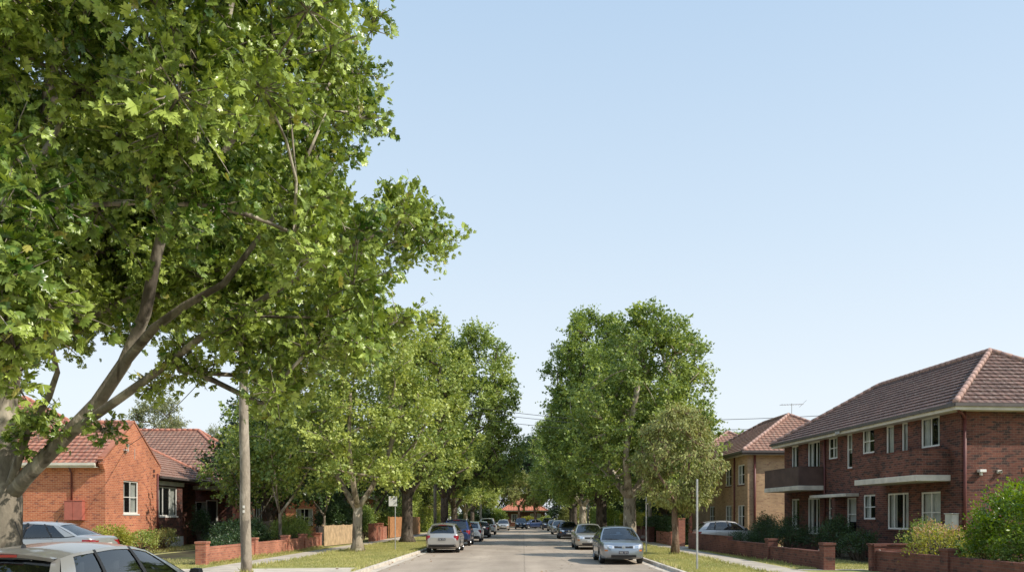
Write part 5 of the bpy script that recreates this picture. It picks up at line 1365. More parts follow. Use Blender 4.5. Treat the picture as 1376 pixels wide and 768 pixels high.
# columnar tops of the two right trees
copy_tree(tB, (7.4, 79, .1), 2.1, (.80, .86), 'second forked plane tree close behind the tallest one on the right', GR)
copy_tree(tA, (7.2, 99, .1), 1.3, (1.0, 1.0), 'slim trunked plane tree far down the right verge by the third car', GR, 'leaf_deep')
copy_tree(t4, (7.6, 121, .1), 2.9, (.95, .9), 'plane tree near the far end of the right verge', GR)
copy_tree(t3, (8.2, 139, .1), .7, (1.0, .9), 'last plane tree of the right verge before the junction', GR, 'leaf_mid')
copy_tree(t3, (-8.0, 95, .1), 2.2, (1.0, .85), 'yellow green plane tree farther along the left verge past the tall one', GL)
copy_tree(t2, (-7.9, 112, .1), 4.1, (1.2, 1.1), 'small bright plane tree beside the far left row of cars', GL)
copy_tree(t4, (-8.3, 133, .1), 1.1, (.9, .75), 'last plane tree of the left verge before the junction', GL, 'leaf_yellow')
copy_tree(t2, (-14.2, 84, .1), 1.9, (1.2, .9), 'yellow green garden tree behind the orange timber fence', None)
copy_tree(t2, (-13.0, 103, .1), .4, (1.1, .8), 'olive garden tree behind the left row of cars', None, 'leaf_olive')

# ---- olive tree on the right verge -----------------------------------------
def olive_tree():
    rng = np.random.default_rng(77); C = []
    for k in range(150):
        z = rng.uniform(-1, 1); a = rng.uniform(0, 2 * pi); q = sqrt(max(0, 1 - abs(z) ** 2.2)) * (1.0 if z < .2 else .85); rr = rng.uniform(.35, 1) ** .5
        C.append((2.05 * q * rr * cos(a) + .15, 2.0 * q * rr * sin(a), 4.45 + 2.2 * z))
    C = np.array(C)
    st = [(0, 0, -.1), (.03, 0, .8), (-.03, .02, 1.6), (.0, 0, 2.4)]
    T = [st, [st[-1], (.2, .1, 3.2), (.5, .1, 4.4), (.4, 0, 5.6)], [st[-1], (-.3, 0, 3.0), (-.9, .1, 4.0), (-1.0, .2, 5.0)], [st[-1], (.1, -.3, 3.2), (-.1, -.8, 4.2)]]
    return make_tree('olive_tree', 'small olive brown tree with drooping foliage in front of the big right crown', 'tree', (7.05, 38.0, .1), T, C, .5, 'leaf_olive', 'bark_gum', per=420, size=.17, tpl=diamond_leaf(.20), seed=4, droop=1.1, shoots=12, tipr=.011, expo=.5, twigs=True)
olive_tree()

# ---- gum trees behind the roofs --------------------------------------------
def gum(label, base, H, rx, seed, group=None, leaf='leaf_gum'):
    rng = np.random.default_rng(seed); c = np.array((0, 0, H * .68)); C = lobed_crown(rng, c, rx, H * .30, 9, 7, rx * .34)
    st = [(0, 0, -.1), (.2, 0, H * .2), (.1, .1, H * .38)]; T = [st, [st[-1], (rx * .3, 0, H * .55), (rx * .45, 0, H * .75)], [st[-1], (-rx * .3, .2, H * .52), (-rx * .5, .3, H * .7)]]
    return make_tree('gum_tree', label, 'tree', base, T, C, rx * .27, leaf, 'bark_gum', per=150, size=.26, tpl=diamond_leaf(.22), seed=seed, group=group, droop=.6, shoots=9, tipr=.035, expo=.42)
g1 = gum('olive gum tree showing above the ridge of the orange gable house', (-41.0, 92, .1), 15.2, 5.2, 41)
copy_tree(g1, (-45.5, 122, .1), 2.0, (.8, .98), 'small distant gum crown above the hip roof house', None)
copy_tree(g1, (-33, 60, .1), 2.4, (.5, .55), 'low gum behind the hip roof bungalow', None)
g2 = gum('thin forked tree before the red roofed house, left one', (-.9, 141, .1), 9.2, 4.2, 43, 'trees in front of the far house', 'leaf_olive')
copy_tree(g2, (2.0, 142.5, .1), 1.2, (.9, 1.0), 'thin dark stemmed tree before the red roofed house, right one', 'trees in front of the far house')
# belt of trees beyond the junction
gm = gum('broad grey green tree behind the far red roof', (-10, 166, .1), 17, 8, 47, GF, 'leaf_mid')
k = 0
for x, y, s, h, lf, lab in ((-24, 160, 1.0, .85, 'leaf_dark', 'dark tree left of the dark fence at the street end'), (-38, 172, 1.1, 1.0, 'leaf_mid', 'tall mid green tree far left beyond the junction'), (-52, 165, 1.1, .95, 'leaf_gum', 'grey green tree at the far left end of the belt'),
                    (2, 172, 1.1, 1.05, 'leaf_dark', 'dark tall tree right behind the red roofed house'), (14, 160, .95, .9, 'leaf_gum', 'grey olive tree just right of the red roofed house'), (24, 170, 1.1, 1.1, 'leaf_deep', 'deep green tree right of the red roofed house'),
                    (36, 162, 1.0, .9, 'leaf_mid', 'mid green tree behind the tan flats far right'), (50, 172, 1.1, 1.1, 'leaf_deep', 'tall tree behind the apartment block far right'), (66, 168, 1.1, .9, 'leaf_mid', 'last tree at the far right end of the belt'), (-68, 170, 1.1, .9, 'leaf_deep', 'last tree at the far left end of the belt')):
    k += 1; copy_tree(gm, (x, y, .1), k * 1.7, (s, h), lab, GF, lf)

# ---- garden trees, left -----------------------------------------------------
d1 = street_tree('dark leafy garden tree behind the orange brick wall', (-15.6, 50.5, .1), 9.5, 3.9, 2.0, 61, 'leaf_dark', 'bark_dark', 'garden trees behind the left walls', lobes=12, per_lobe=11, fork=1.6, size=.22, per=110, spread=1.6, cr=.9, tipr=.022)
copy_tree(d1, (-13.9, 60.0, .1), 2.0, (.95, 1.0), 'dark garden tree behind the beige fence', 'garden trees behind the left walls')
copy_tree(d1, (-19.0, 63.5, .1), 3.3, (1.1, 1.15), 'dark garden tree beside the hip roof house', 'garden trees behind the left walls')
copy_tree(d1, (-13.2, 70.0, .1), 4.0, (.8, .9), 'dark garden tree beyond the brick gate piers', 'garden trees behind the left walls')
copy_tree(d1, (-15.0, 98.0, .1), 1.0, (1.1, 1.1), 'dark garden tree far down the left side', 'garden trees behind the left walls')
copy_tree(d1, (-15.0, 120.0, .1), 5.0, (1.2, 1.2), 'dark garden tree at the far left corner', 'garden trees behind the left walls')
copy_tree(d1, (11.6, 64.0, .1), .6, (.75, .8), 'dark garden tree behind the right hedges', 'garden trees behind the right walls')
copy_tree(d1, (11.8, 84.0, .1), 2.6, (.9, .9), 'dark garden tree farther along the right gardens', 'garden trees behind the right walls')
copy_tree(d1, (12.5, 108.0, .1), 4.6, (1.1, 1.1), 'dark garden tree at the far right gardens', 'garden trees behind the right walls', 'leaf_mid')
copy_tree(d1, (12.0, 132.0, .1), 5.6, (1.1, 1.2), 'dark garden tree near the right side of the junction', 'garden trees behind the right walls')
s1 = street_tree('young plane tree with thin stems behind the low orange wall', (-12.9, 43.5, .1), 8.6, 3.3, 2.7, 66, 'leaf_mid', 'bark_plane', None, lobes=12, per_lobe=10, fork=1.9, size=.19, per=125, spread=1.3, cr=.75, tipr=.013, rsc=.8)
copy_tree(s1, (-15.2, 46.5, .1), 2.0, (.8, .80), 'slender garden tree between the hip roof house and the brick wall', None, 'leaf_deep')
copy_tree(s1, (-12.9, 53.0, .1), 3.1, (.95, .95), 'young tree leaning over the beige fence', None, 'leaf_deep')

# ---- shrubs -----------------------------------------------------------------
def shrub(label, base, rx, ry, h, leaf, seed, per=260, size=.09, n=None, tpl=None, group=None, droop=.1, name='shrub', cr=.26, bark='stem', flower=None, z0=.12, stems=9):
    rng = np.random.default_rng(seed); n = n or int(16 + 34 * rx * ry * max(h, .5)); n = min(n, 260)
    T = thing(name, label, 'shrub' if name == 'shrub' else name.replace('_', ' '), base, 0, group)
    d = norm(rng.normal(0, 1, (n, 3))); d[:, 2] = np.abs(d[:, 2]) * 1.0 - .12; q = rng.uniform(.45, 1, (n, 1)) ** .5
    C = d * q * np.array((rx - cr * .6, ry - cr * .6, h * .62)) + np.array((0, 0, h * .36 + z0 * .2)); C[:, 2] = np.clip(C[:, 2], z0, h - cr * .55)
    bump = 1 + .10 * np.sin(C[:, 0] * 3.1 + seed) * np.cos(C[:, 1] * 2.7); C[:, 2] *= bump
    V, Fc, t, sl = leaf_cloud(rng, C, cr * rng.uniform(.8, 1.35, n), per / (cr * cr) * .16, size, tpl or diamond_leaf(.26), np.array((0, 0, h * .2)), droop=droop, shoots=8, up=.6, rnd=.6)
    me = mesh_np('foliage', V, Fc, [M[leaf]], t); o = bpy.data.objects.new('foliage', me); COL.objects.link(o); o.parent = T
    mb = MB()
    for k in rng.permutation(n)[:stems * 3]:
        c = C[k]; b = np.array((rng.uniform(-.25, .25) * rx, rng.uniform(-.25, .25) * ry, -.05))
        mb.tube([b, b * .5 + c * .45 + np.array((0, 0, .1 * h)), c], [.022 + .008 * h, .014 + .004 * h, .006], 5)
    mb.build('stem', M[bark], T, world=False)
    if flower:
        up = C[C[:, 2] > np.quantile(C[:, 2], .55)]
        if len(up) > 45: up = up[rng.permutation(len(up))[:45]]
        V, Fc, t, _ = leaf_cloud(rng, up + np.array((0, 0, cr * .9)), np.full(len(up), .09), 2400, .055, diamond_leaf(.4), np.array((0, 0, 0)), shoots=8, droop=-.2)
        me = mesh_np('blossom', V, Fc, [M[flower]], t); f = bpy.data.objects.new('blossom', me); COL.objects.link(f); f.parent = T
    return T
shrub('big bright green shrub lit by the sun over the right garden wall', (14.0, 21.4, .1), 2.3, 2.5, 2.95, 'leaf_shrub', 1, per=520, size=.095, cr=.34, droop=.0, stems=20)
shrub('deep green shrub under the big bright one at the right edge', (13.2, 20.2, .1), 1.2, 2.6, 1.75, 'leaf_deep', 2, per=300, size=.08, cr=.28, stems=16)
shrub('flowering shrub with cream pink heads and upright stems over the dark wall', (12.6, 24.7, .1), 1.05, 1.1, 1.55, 'leaf_lime', 3, per=170, size=.09, cr=.24, flower='petal', stems=24, droop=-.4)
shrub('low green shrub between the flowering bush and the big bright shrub', (12.7, 22.9, .1), .75, .8, 1.25, 'leaf_mid', 12, per=260, size=.07, cr=.24)
shrub('rounded shrub below the near ground floor window of the apartment block', (14.3, 28.9, .1), 1.0, 1.4, 1.75, 'leaf_deep', 4, per=300, size=.075, cr=.26)
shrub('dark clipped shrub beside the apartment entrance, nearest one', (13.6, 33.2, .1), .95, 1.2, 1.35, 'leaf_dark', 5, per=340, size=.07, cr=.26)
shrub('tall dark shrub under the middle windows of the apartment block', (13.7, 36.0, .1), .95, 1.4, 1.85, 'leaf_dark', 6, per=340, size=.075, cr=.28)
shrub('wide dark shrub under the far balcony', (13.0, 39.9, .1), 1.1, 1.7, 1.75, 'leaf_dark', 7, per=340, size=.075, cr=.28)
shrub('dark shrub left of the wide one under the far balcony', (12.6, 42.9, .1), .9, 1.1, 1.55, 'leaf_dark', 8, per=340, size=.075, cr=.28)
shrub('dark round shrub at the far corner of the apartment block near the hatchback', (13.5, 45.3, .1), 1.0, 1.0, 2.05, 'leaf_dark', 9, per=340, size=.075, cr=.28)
shrub('low dark mound of leaves in front of the hatchback bonnet', (11.3, 42.0, .1), 1.05, .8, 1.05, 'leaf_dark', 10, per=340, size=.07, cr=.22)
shrub('yellow green sunlit garden shrub at the base of the orange gable', (-18.7, 37.0, .1), 1.0, 1.4, 1.45, 'leaf_lime', 13, per=230, size=.11, cr=.28, droop=-.3, stems=16)
shrub('olive shrub right of the yellow green one by the white plinth', (-18.7, 40.2, .1), .8, 1.1, 1.05, 'leaf_yellow', 14, per=240, size=.10, cr=.28, droop=-.2)
shrub('dry brownish shrub in front of the bay window', (-19.1, 43.6, .1), .6, 1.3, 1.1, 'leaf_olive', 15, per=170, size=.10, cr=.24, droop=-.4, stems=16)
shrub('narrow dark shrub at the corner past the bay window', (-19.3, 49.0, .1), .8, .7, 2.6, 'leaf_dark', 16, per=300, size=.09, cr=.28)
shrub('dark garden shrub with glossy leaves before the porch', (-16.8, 47.2, .1), 1.7, 1.2, 1.45, 'leaf_dark', 17, per=280, size=.10, cr=.3)
shrub('leafy bush leaning over the end of the orange brick wall', (-12.8, 45.0, .1), 1.3, 1.7, 2.0, 'leaf_mid', 18, per=270, size=.09, cr=.3)
shrub('dark mass of shrub behind the middle of the orange brick wall', (-13.9, 40.6, .1), 1.5, 2.4, 1.7, 'leaf_dark', 19, per=300, size=.10, cr=.32)
shrub('dark shrub behind the near end of the orange brick wall', (-13.2, 37.0, .1), 1.1, 1.7, 1.0, 'leaf_dark', 20, per=280, size=.09, cr=.28)
shrub('tall dark hedge bush behind the beige fence', (-13.0, 56.5, .1), 1.3, 2.8, 3.4, 'leaf_dark', 21, per=300, size=.13, cr=.4)
shrub('green bush beside the brick gate piers on the left', (-12.6, 63.5, .1), 1.1, 2.4, 3.0, 'leaf_deep', 22, per=300, size=.13, cr=.4)
shrub('yellow green bush between the dark trunk and the timber fence', (-12.9, 78, .1), 1.6, 4.0, 3.6, 'leaf_yellow', 23, per=260, size=.16, cr=.45)
shrub('bright green round bush before the far red roofed house, left one', (.9, 148.0, .1), 1.6, 1.3, 1.9, 'leaf_lime', 24, per=230, size=.2, cr=.4, group='round bushes at the far house')
shrub('paler green round bush before the far red roofed house, right one', (3.9, 147.6, .1), 1.7, 1.3, 1.8, 'leaf_yellow', 25, per=230, size=.2, cr=.4, group='round bushes at the far house')
shrub('wide olive bush right of the far red roofed house', (9.3, 148.5, .1), 3.2, 2.0, 4.2, 'leaf_olive', 26, per=230, size=.25, cr=.6)
shrub('dark wide bush left of the far junction', (-8.5, 147, .1), 3.4, 2.0, 4.6, 'leaf_dark', 27, per=230, size=.25, cr=.6)

def box_hedge(label, x0, x1, y0, y1, z1, leaf, seed, size=.10, dens=260):
    rng = np.random.default_rng(seed); T = thing('hedge', label, 'hedge', ((x0 + x1) / 2, (y0 + y1) / 2, .1))
    P = []
    def surf(n, f): P.append(np.array([f(*rng.uniform(0, 1, 2)) for _ in range(int(n))]))
    W, Lh, H = x1 - x0, y1 - y0, z1
    surf(dens * Lh * H, lambda a, b: (-W / 2, (a - .5) * Lh, b * H)); surf(dens * Lh * H * .5, lambda a, b: (W / 2, (a - .5) * Lh, b * H))
    surf(dens * W * H, lambda a, b: ((a - .5) * W, -Lh / 2, b * H)); surf(dens * W * Lh, lambda a, b: ((a - .5) * W, (b - .5) * Lh, H)); surf(dens * .4 * W * H, lambda a, b: ((a - .5) * W, Lh / 2, b * H))
    p = np.concatenate(P); out = norm(p - np.array((0, 0, H * .4)) * 1.0); w = .09 * np.sin(p[:, 1] * 1.9) + .06 * np.sin(p[:, 1] * 5.3 + p[:, 2] * 3)
    p = p + rng.normal(0, .055, p.shape) + out * w[:, None]
    V, Fc, t = place_leaves(rng, p, out + rng.normal(0, .7, p.shape), out + rng.normal(0, .7, p.shape), size * rng.uniform(.7, 1.3, len(p)), diamond_leaf(.32), np.clip(.5 + 1.5 * w / .15 * .2 + rng.normal(0, .15, len(p)), 0, 1))
    me = mesh_np('foliage', V, Fc, [M[leaf]], t); o = bpy.data.objects.new('foliage', me); COL.objects.link(o); o.parent = T
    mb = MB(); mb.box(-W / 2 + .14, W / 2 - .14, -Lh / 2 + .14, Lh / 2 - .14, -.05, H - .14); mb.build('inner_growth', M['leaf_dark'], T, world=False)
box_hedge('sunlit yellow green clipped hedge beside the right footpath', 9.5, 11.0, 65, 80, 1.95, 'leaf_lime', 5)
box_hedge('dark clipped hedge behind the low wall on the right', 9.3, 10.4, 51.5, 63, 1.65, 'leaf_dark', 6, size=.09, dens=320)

box_hedge('tall loose yellow green hedge far down the left gardens', -14.5, -12.0, 88, 134, 3.4, 'leaf_yellow', 7, size=.22, dens=60)
box_hedge('tall loose green hedge far down the right gardens', 11.0, 13.5, 82, 134, 3.2, 'leaf_mid', 8, size=.22, dens=60)
for k, (x, y, s, lf, lab) in enumerate(((-34, 152, 1.9, 'leaf_yellow', 'low crowned bright tree left end of the junction'), (-22, 156, 1.7, 'leaf_mid', 'low crowned green tree left of the dark fence'), (-11, 154, 1.5, 'leaf_deep', 'low crowned tree just behind the dark fence'), (-6, 160, 1.5, 'leaf_dark', 'dark low crowned tree behind the red roofed house on its left'),
        (10, 158, 1.5, 'leaf_dark', 'dark low crowned tree behind the red roofed house on its right'), (16, 152, 1.6, 'leaf_olive', 'olive low crowned tree right of the red roofed house'), (26, 154, 1.8, 'leaf_mid', 'green low crowned tree right of the junction'), (38, 152, 1.9, 'leaf_deep', 'low crowned tree at the right end of the junction'), (3, 166, 2.0, 'leaf_dark', 'big dark tree rising behind the ridge of the red roofed house'),
        (-24, 100, 1.5, 'leaf_mid', 'garden tree between the far left bungalow and the hedge'), (-28, 124, 1.7, 'leaf_yellow', 'bright garden tree beyond the far left bungalow'), (-20, 112, 1.3, 'leaf_yellow', 'bright low tree above the left hedge'))):
    copy_tree(d1, (x, y, .1), k * 1.3, (s, s), lab, GF if y > 140 else None, lf)

for i, (x, y, rx, h, lf, lab) in enumerate(((-4.6, 148.2, 1.9, 3.4, 'leaf_mid', 'green bush covering the left corner of the red roofed house'), (6.6, 150.5, 2.6, 4.6, 'leaf_dark', 'dark bush close to the right wall of the red roofed house'), (13.6, 150, 3.6, 5.4, 'leaf_mid', 'big green bush beyond the right side of the junction'),
        (-15, 150, 4.2, 5.2, 'leaf_yellow', 'big bright bush beyond the left side of the junction'), (21, 150, 4.2, 5.4, 'leaf_deep', 'big deep green bush farther right at the junction'), (-23.5, 149, 4.4, 5.4, 'leaf_mid', 'big green bush farther left at the junction'), (0, 163, 7, 7.5, 'leaf_dark', 'dark thicket behind the red roofed house'))):
    shrub(lab, (x, y, .1), rx, 2.2, h, lf, 60 + i, per=230, size=.3, cr=.75, n=90)
# ------------------------------------------------------------------ ground, road, kerbs
g = MB(); g.quad((-1500, -1500, -.03), (1500, -1500, -.03), (1500, 1500, -.03), (-1500, 1500, -.03)); struct(g.build('ground', M['lawn']))
LK, RK = -5.3, 5.06
g = MB(); g.quad((LK - 1.9, -30, 0), (RK + .2, -30, 0), (RK + .2, 138, 0), (LK - 1.9, 138, 0)); g.quad((-80, 138, 0), (80, 138, 0), (80, 145.5, 0), (-80, 145.5, 0))
struct(g.build('road', M['asphalt']))
# left kerb line with the wider parking bay near the viewer
kl = [(-7.05, -30), (-7.05, 19.5), (-6.6, 22.0), (LK, 24.8), (LK, 137.2), (-6.2, 138.0), (-80, 138.0)]
kr = [(RK, -30), (RK, 137.2), (5.9, 138.0), (80, 138.0)]
def land(name, line, xfar, side):
    m = MB(); pts = line[:-1]
    for a, b in zip(pts[:-1], pts[1:]): m.quad((a[0], a[1], .1), (b[0], b[1], .1), (xfar, b[1], .1), (xfar, a[1], .1))
    o = m.build(name, M['lawn']); struct(o)
land('lawn', kl, -80, -1); land('lawn', kr, 80, 1)
g = MB(); g.quad((-80, 145.65, .1), (80, 145.65, .1), (80, 400, .1), (-80, 400, .1)); struct(g.build('lawn', M['lawn']))
def kerb(line, sgn):
    m = MB(); gt = MB()
    for a, b in zip(line[:-1], line[1:]):
        a, b = Vector((*a, 0)), Vector((*b, 0)); L = (b - a).length; d = (b - a) / L; n = Vector((d.y, -d.x, 0)) * sgn; K = max(1, int(L / 2.4))
        for k in range(K):
            s0, s1 = L * k / K + (.006 if k else 0), L * (k + 1) / K - .006
            m.obox(a, d, n, s0, s1, -.15, .0, -.02, .118)
        gt.obox(a, d, n, 0, L, .002, .33, -.02, .006)
    struct(m.build('kerb', M['kerb'], bevel=.015)); struct(gt.build('gutter_strip', M['concrete']))
kerb(kl, 1); kerb(kr, -1)
kerb([(-80, 145.5), (80, 145.5)], 1)
def strip(name, pts, z, mat):
    m = MB(); m.quad(*[(x, y, z) for x, y in pts]); struct(m.build(name, M[mat]))
strip('footpath', [(-10.9, -30), (-9.35, -30), (-9.35, 138), (-10.9, 138)], .105, 'path')
strip('footpath', [(7.75, -30), (9.15, -30), (9.0, 138), (7.6, 138)], .105, 'path')
strip('driveway', [(-32, 22.6), (-10.9, 22.6), (-10.9, 27.5), (-32, 27.5)], .109, 'concrete')
strip('driveway', [(-9.35, 22.6), (-5.45, 24.9), (-5.45, 28.3), (-9.35, 27.5)], .113, 'concrete')
strip('driveway', [(9.1, 46.3), (22, 46.3), (22, 48.8), (9.1, 48.8)], .109, 'concrete')
strip('driveway', [(5.2, 46.3), (7.7, 46.3), (7.7, 48.8), (5.2, 48.8)], .109, 'concrete')
strip('garden_path', [(9.15, 26.95), (15.2, 33.6), (14.5, 37), (9.15, 28.9)][:4], .109, 'concrete') if False else strip('garden_path', [(9.12, 26.9), (11.3, 26.9), (11.3, 27.35), (9.12, 27.35)], .109, 'concrete')
# garden beds
strip('garden_bed', [(-22, 34), (-17.6, 34), (-17.6, 49), (-22, 49)], .108, 'soil')
strip('garden_bed', [(-19, 30.2), (-11.9, 30.2), (-11.9, 66), (-19, 66)], .104, 'soil') if False else strip('garden_bed', [(-17, 30.2), (-11.95, 30.2), (-11.95, 58), (-17, 58)], .112, 'soil')
strip('garden_bed', [(12.1, 10), (20, 10), (20, 28.6), (12.1, 26.3)], .108, 'soil')
strip('garden_bed', [(12.4, 30.5), (16, 30.5), (14.6, 46.0), (11.4, 46.0)], .108, 'soil')

# grass blades and litter
def grass(name, label, zones, n, h, seed, mat='grass_blade'):
    rng = np.random.default_rng(seed); P = []; tot = sum((q[1] - q[0]) * (q[3] - q[2]) * q[4] for q in zones)
    for x0, x1, y0, y1, w in zones:
        k = int(n * (x1 - x0) * (y1 - y0) * w / tot); P.append(np.stack([rng.uniform(x0, x1, k), rng.uniform(y0, y1, k), np.full(k, .098)], 1))
    p = np.concatenate(P); d = np.stack([rng.normal(0, .45, len(p)), rng.normal(0, .45, len(p)), np.ones(len(p))], 1)
    patch = np.clip(.5 + .35 * np.sin(p[:, 0] * 1.7 + p[:, 1] * .6) + .25 * np.sin(p[:, 1] * 1.3 - p[:, 0] * 2.2) + rng.normal(0, .2, len(p)), 0, 1)
    tv = np.array([(-.13, 0, 0), (.13, 0, 0), (.0, 1, .12)]); tf = np.array([(0, 1, 2)])
    V, Fc, t = place_leaves(rng, p, d, np.stack([rng.normal(0, 1, len(p)), rng.normal(0, 1, len(p)), np.zeros(len(p)) + .1], 1), h * rng.uniform(.5, 1.4, len(p)) * (.8 + .5 * patch), (tv, tf), patch)
    me = mesh_np(name, V, Fc, [M[mat]], t); o = bpy.data.objects.new(name, me); COL.objects.link(o); tag(o, label, 'grass', kind='stuff'); return o
grass('verge_grass', 'short dry yellow green grass on the verges and front lawns', [(-9.3, -5.5, 28.4, 60, 1.6), (-9.3, -7.3, 8, 22, .5), (-11.6, -10.95, 27.6, 47, 1.2), (5.25, 7.6, 22, 60, 1.9), (9.2, 9.95, 27.5, 45, 1.3), (-17.5, -11, 28, 33.8, 1), (10.2, 13, 27.4, 46, 1.2), (-9.3, -5.5, 60, 90, .4), (5.25, 7.6, 60, 90, .4)], 230000, .055, 9)
grass('edge_weeds', 'taller ragged grass along the wall feet, kerb backs and posts', [(-11.62, -11.4, 30, 47, 1), (-5.52, -5.44, 26, 60, 1), (5.2, 5.28, 22, 60, 1), (9.6, 9.9, 30, 45, .6), (-9.4, -9.28, 27, 60, 1), (7.55, 7.68, 24, 60, 1), (-8.7, -8.0, 41.1, 41.9, 2), (-8.6, -8.25, 24.6, 25.1, 3), (6.8, 7.3, 37.7, 38.3, 2), (-20, -17.8, 34, 47, .3)], 16000, .13, 12)
def litter():
    rng = np.random.default_rng(31); n = 420
    x = np.where(rng.uniform(0, 1, n) < .65, np.where(rng.uniform(0, 1, n) < .5, LK + np.abs(rng.normal(.15, .35, n)), RK - np.abs(rng.normal(.15, .35, n))), rng.uniform(-9, 8, n)); y = rng.uniform(20, 75, n)
    z = np.where((x < LK) | (x > RK), .125, .014); p = np.stack([x, y, z], 1)
    V, Fc, t = place_leaves(rng, p, np.stack([rng.normal(0, 1, n), rng.normal(0, 1, n), rng.normal(0, .1, n)], 1), np.stack([rng.normal(0, .25, n), rng.normal(0, .25, n), np.ones(n)], 1), rng.uniform(.06, .13, n), maple_simple(), rng.uniform(0, 1, n))
    me = mesh_np('fallen_leaves', V, Fc, [M['dry_leaf']], t); o = bpy.data.objects.new('fallen_leaves', me); COL.objects.link(o); tag(o, 'dry brown leaves scattered along the gutters and the road', 'leaves', kind='stuff')
litter()
def drain():
    m = MB(); A = thing('manhole_cover', 'round grey iron cover set in the left footpath', 'cover', (-10.1, 33.5, .108))
    m.lathe([(0, .006), (.28, .006), (.30, .002), (.30, 0)], 24, axis='z'); m.build('lid', M['galv'], A, world=False)
drain()

# ------------------------------------------------------------------ poles, signs and lines
def utility_pole(label, x, y, h, r, lean=(0, 0), wires=True, group=None, arm_z=None, name='utility_pole'):
    A = thing(name, label, 'pole', (x, y, .1), 0, group)
    m = MB(); K = 12; m.tube([(lean[0] * k / K + .012 * sin(k * 1.7), lean[1] * k / K, -.2 + (h + .2) * k / K) for k in range(K + 1)], [r * (1 - .28 * k / K) for k in range(K + 1)], 14)
    m.build('post', M['wood_pole'], A, smooth=True, world=False)
    az = arm_z or h - .5; m = MB(); m.box(-1.1 + lean[0], 1.1 + lean[0], -.13 + lean[1] - r, -.03 + lean[1] - r, az, az + .12); m.tube([(-.6 + lean[0], -r, az + .02), (lean[0], -r, az - .6)], .018, 5); m.tube([(.6 + lean[0], -r, az + .02), (lean[0], -r, az - .6)], .018, 5)
    a = m.build('crossarm', M['wood_pole'], A, world=False)
    for q in (-1.0, -.45, .45, 1.0):
        m = MB(); m.lathe([(.015, 0), (.045, .03), (.035, .07), (.045, .10), (.02, .14)], 8, axis='z', c=(q + lean[0], -.08 - r + lean[1], az + .12)); m.build('insulator', M['ceramic'], a, world=False)
    return A
P1 = utility_pole('weathered timber utility pole standing on the left verge before the brick wall', -8.42, 24.9, 8.8, .165, (-.13, 0))
m = MB(); m.box(-8.47, -8.41, 24.72, 24.735, 2.12, 2.20); m.box(-8.47, -8.41, 24.72, 24.735, 1.98, 2.06); m.build('pole_tag', M['white'], P1)
utility_pole('second utility pole farther down the left verge behind the dark trunk', -8.5, 79, 8.5, .17, group='far timber utility poles')
utility_pole('third utility pole far down the left verge', -6.6, 127, 8.8, .19, group='far timber utility poles')
utility_pole('utility pole far down the right verge among the trunks', 8.8, 111, 9, .17, group='far timber utility poles')
utility_pole('utility pole hidden in the right garden trees', 9.6, 62, 9.2, .16, group='far timber utility poles')

def thin_post(name, label, x, y, h, r, sign=False):
    A = thing(name, label, 'sign' if sign else 'post', (x, y, .1)); m = MB()
    m.tube([(0, 0, -.1), (0, 0, h)], r, 10); m.lathe([(r, 0), (r * 1.08, .004), (r * 1.0, .02), (0, .03)], 10, axis='z', c=(0, 0, h)); m.build('pole', M['galv'], A, smooth=False, world=False)
    return A
thin_post('metal_post', 'tall bare grey metal post nearest the viewer on the right verge', 5.78, 27.2, 2.98, .034)
thin_post('metal_post', 'thinner bare metal post farther along the right kerb beside the grey sedan', 6.0, 39.9, 2.72, .03)
S = thin_post('parking_sign', 'white rectangular parking sign on a thin grey post at the left kerb', -6.83, 43.7, 2.86, .026, True)
m = MB(); m.box(-.34, .10, -.045, -.035, 2.33, 2.86); pl = m.build('sign_plate', M['sign'], S, world=False, bevel=.004)
m = MB(); m.lathe([(.035, 0), (.058, 0)], 16, axis='y', c=(-.05, -.048, 2.73)); m.box(-.085, -.015, -.0475, -.0465, 2.722, 2.738)
for (a, b, z) in ((-.26, -.23, 2.77), (-.235, -.205, 2.74), (-.26, -.23, 2.71), (-.215, -.185, 2.77)): m.box(a, b, -.0475, -.0465, z - .012, z + .012)
for z, w in ((2.60, .05), (2.56, .08), (2.46, .06), (2.40, .04)): m.box(-.06 - w / 2, -.06 + w / 2, -.0475, -.0465, z - .008, z + .008)
m.build('sign_marks', M['ink'], pl, world=False)

def line(label, a, b, sag, r=.012, group=None):
    m = MB(); a, b = Vector(a), Vector(b); K = 24
    m.tube([a.lerp(b, k / K) - Vector((0, 0, sag * 4 * (k / K) * (1 - k / K))) for k in range(K + 1)], r, 5); o = m.build('power_line', M['wire']); tag(o, label, 'cable', group)
G = 'overhead power lines'
az = .1 + 8.3 + .26
line('service line dropping from the timber pole to the bracket on the orange gable', (-8.5, 24.7, 7.4), (-19.74, 40.9, 5.4), .35, .014)
for k, q in enumerate((-1.0, -.45, .45)):
    line('power line running from the timber pole back over the big plane tree', (-8.55 + q, 24.65, az), (-9.5 + q * 1.1, -14, az + .4), .5, .012, G)
line('black cable crossing the big tree at left below the power lines', (-8.52, 24.7, 7.9), (-12.5, 4.0, 5.6), .3, .014)
for k, q in enumerate((-.45, .45, 1.0)):
    line('power line down the left verge between the timber poles', (-8.55 + q, 24.7, az), (-8.5 + q, 78.9, 8.3), .6, .012, G)
for k, z in enumerate((10.1, 9.8, 9.3)):
    line('cable crossing above the street through the gap between the crowns', (-8.4, 64 + .4 * k, z + 1.0), (9.6, 62 - .2 * k, z - 1.25), .25, .02, 'cables crossing the street')
for k, z in enumerate((9.15, 8.55)):
    line('cable from the right crowns to the tan flats roof', (9.6, 62, z - .1 * k), (24, 55 + 2 * k, z - .25), .15, .02, 'cables over the tan flats')
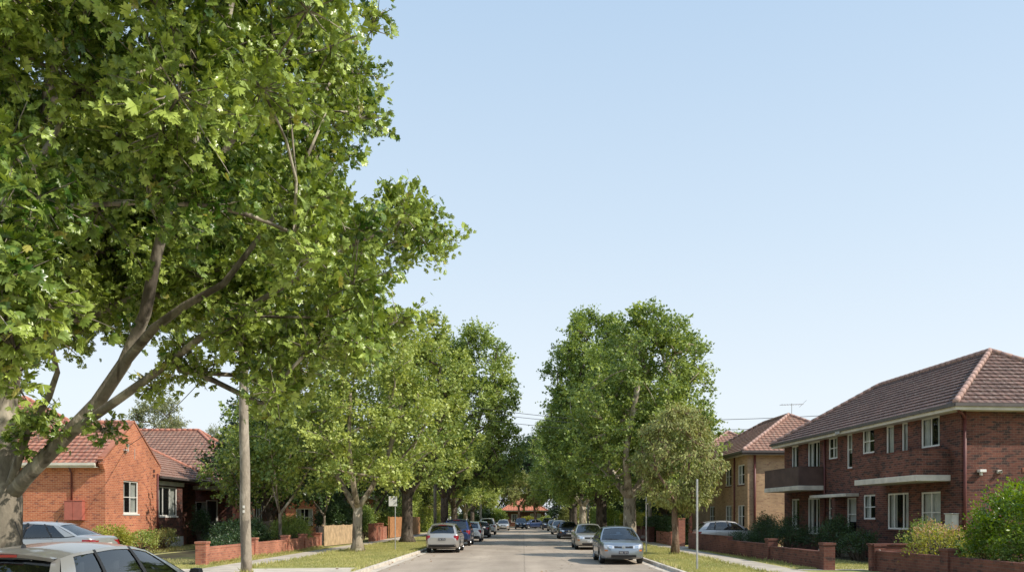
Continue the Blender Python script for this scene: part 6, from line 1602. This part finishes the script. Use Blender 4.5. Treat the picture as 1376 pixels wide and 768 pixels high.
line('thin cable across the far end of the street', (-8.5, 79, 8.0), (8.8, 111, 5.2), .2, .015) if False else line('thin cable across the far end of the street', (-6.6, 127, 6.3), (8.8, 111, 5.6), .15, .03)

# ------------------------------------------------------------------ sky, sun, camera
SUN = Vector((.67, -.27, .69)).normalized()
w = bpy.data.worlds.new('World'); scene.world = w; w.use_nodes = True
N, Lk = w.node_tree.nodes, w.node_tree.links
bg = N['Background']; sky = N.new('ShaderNodeTexSky'); sky.sky_type = 'NISHITA'; sky.sun_disc = False
sky.sun_elevation = math.asin(SUN.z); sky.sun_rotation = math.atan2(SUN.x, SUN.y); sky.air_density = 1.0; sky.dust_density = 2.6; sky.ozone_density = 1.6; sky.altitude = 30
tcw = N.new('ShaderNodeTexCoord'); sz = N.new('ShaderNodeSeparateXYZ'); Lk.new(tcw.outputs['Generated'], sz.inputs[0])
hz = N.new('ShaderNodeValToRGB'); el = hz.color_ramp.elements     # haze: paler towards the horizon
el[0].position = 0; el[0].color = (.80, .84, .885, 1); el[1].position = 1; el[1].color = (.28, .45, .70, 1)
for pz, cc in ((.14, (.745, .815, .87)), (.32, (.595, .715, .83)), (.53, (.455, .605, .775))):
    q = el.new(pz); q.color = (*cc, 1)
Lk.new(sz.outputs['Z'], hz.inputs['Fac'])
hm = N.new('ShaderNodeMix'); hm.data_type = 'RGBA'; hm.blend_type = 'MULTIPLY'; hm.inputs['Factor'].default_value = 1; hm.inputs[7].default_value = (8.5, 8.5, 8.5, 1)
Lk.new(hz.outputs['Color'], hm.inputs[6])
mx = N.new('ShaderNodeMix'); mx.data_type = 'RGBA'; mx.inputs['Factor'].default_value = .80
Lk.new(sky.outputs['Color'], mx.inputs[6]); Lk.new(hm.outputs[2], mx.inputs[7]); Lk.new(mx.outputs[2], bg.inputs['Color']); bg.inputs['Strength'].default_value = .15
sl = bpy.data.lights.new('sun', 'SUN'); sl.energy = 5.0; sl.angle = radians(.53); sl.color = (1.0, .92, .80)
so = bpy.data.objects.new('sun', sl); COL.objects.link(so); so.rotation_euler = SUN.to_track_quat('Z', 'Y').to_euler(); so.location = (30, -10, 40)
cam = bpy.data.cameras.new('camera'); co = bpy.data.objects.new('camera', cam); COL.objects.link(co); scene.camera = co
co.location = (0, 0, EYE); co.rotation_euler = (radians(90), 0, 0); cam.sensor_width = 36; cam.lens = F / 1376 * 36
cam.shift_x = -(VX - 688) / 1376; cam.shift_y = (HZ - 384) / 1376; cam.clip_start = .1; cam.clip_end = 4000
scene.view_settings.view_transform = 'Standard'; scene.view_settings.look = 'None'; scene.view_settings.exposure = 0; scene.view_settings.gamma = 1
scene.render.engine = 'CYCLES'; c = scene.cycles
c.max_bounces = 7; c.diffuse_bounces = 3; c.glossy_bounces = 3; c.transmission_bounces = 4; c.transparent_max_bounces = 10; c.use_denoising = True
c.caustics_reflective = False; c.caustics_refractive = False; c.sample_clamp_indirect = 6
try: c.denoiser = 'OPENIMAGEDENOISE'; c.denoising_prefilter = 'ACCURATE'
except Exception: pass
